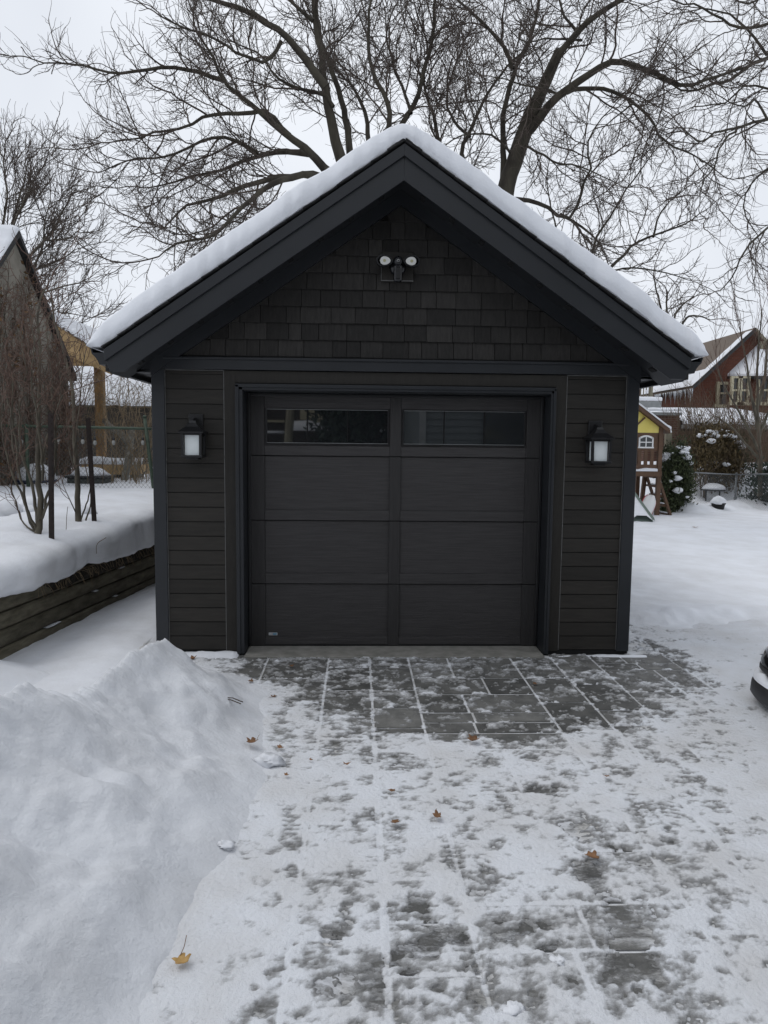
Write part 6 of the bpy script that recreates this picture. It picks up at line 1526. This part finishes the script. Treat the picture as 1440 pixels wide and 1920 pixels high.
# ------------------------------------------------------------------ across the street, seen only in the door glass
YM = 18.4
def MRR(px, py): p = P(px, py, YM); return np.array([p[0], .344-p[1], p[2]])
S = thing('street_house', (0, -18.1, 0), 'dark brick house across the street mirrored in the garage door glass', 'house')
s = MB(); s.box(-9, 9.5, -30, -18.05, 0, 6.2); s.build('wall', M_BRICKD, S)
s = MB(); s.prism([(-31, 6.2), (-17.4, 6.2), (-24, 9.5)], 'x', -9.5, 10); s.build('roof', M_HROOF, S)
for px0, px1 in ((563, 575), (579, 590), (594, 605)):
    a, b = MRR(px0, 760), MRR(px1, 787); s = MB(); s.box(a[0], b[0], -18.04, -17.98, b[2], b[2]+1.0); s.build('window', M_CREAM, S)
a, b = MRR(557, 790), MRR(610, 793); s = MB(); s.box(a[0], b[0], -18.04, -17.9, b[2], b[2]+.07)
a, b = MRR(500, 789), MRR(534, 792); s.box(a[0], b[0], -18.04, -17.9, b[2], b[2]+.07); s.build('sill', M_CREAM, S)
a, b = MRR(553, 800), MRR(622, 810); s = MB()
V = []
for yy, q in ((-17.0, 0), (-16.98, .1), (-17.2, .22), (-17.8, .25)): V.append([(x, yy, a[2]-.15+q*(1+.5*vnoise(x*3, 1, 2))) for x in np.linspace(a[0], b[0], 24)])
s.sheet(np.array(V)); a, b = MRR(490, 811), MRR(537, 813); s.box(a[0], b[0], -17.6, -17.0, b[2], b[2]+.07); s.build('porch_snow', SNOW, S, smooth=True)
PL = thing('utility_pole', (MRR(547, 800)[0]*.8, -14, 0), 'grey leaning utility pole mirrored in the left door window', 'pole')
x = MRR(547, 800)[0]*.85; s = MB(); s.tube(np.array([(x-.25, -14, 0), (x+.05, -14, 4), (x+.35, -14, 8)]), .12, 10); s.build('shaft', M_OLDW, PL)

evergreen('street_evergreen', 'dark evergreen across the street mirrored in the door glass', MRR(655, 800)[0], -15.5, 5.5, 1.1, M_SPRUCE, 12, n=3500, caps=26, leaf=.16, lo=.02)
MC = thing('snowy_car', (MRR(688, 820)[0], -12, 0), 'car under snow on the street mirrored in the door glass', 'car')
c = MRR(688, 822); s = MB(); s.blob((c[0]*.8, -12, 1.0), (1.0, .8, .55), 3, .1, 18, 10, flat=-.9); s.build('body', M_CARP, MC, smooth=True)
s = MB(); s.blob((c[0]*.8, -12, 1.45), (.42, .6, .35), 4, .1, 16, 10, flat=-.4); s.build('snow_cap', SNOW, MC, smooth=True)

NB = thing('grey_house', (5.2, -12, 0), 'grey sided house behind the viewer mirrored in the right door window', 'house')
s = MB(); s.box(1.0, 9.5, -17, -9.2, 0, 5.6)
for k in range(36): s.prism([(-9.2, .1+k*.15), (-9.175, .1+k*.15), (-9.195, .245+k*.15), (-9.2, .245+k*.15)], 'x', 1.0, 9.5)
s.build('wall', pbr('grey_siding', (.10, .115, .12), (.13, .145, .15), rough=.7), NB)
s = MB(); s.prism([(-17.4, 5.6), (-8.8, 5.6), (-13.1, 8.4)], 'x', .6, 9.9); s.build('roof', M_HROOF, NB)
s = MB(); s.box(2.4, 3.9, -9.17, -9.10, 1.1, 2.5); s.build('window', M_GLASSD, NB)
s = MB(); s.box(1.0, 1.14, -9.172, -9.14, 0, 5.6); s.build('corner_trim', M_GREYT, NB)
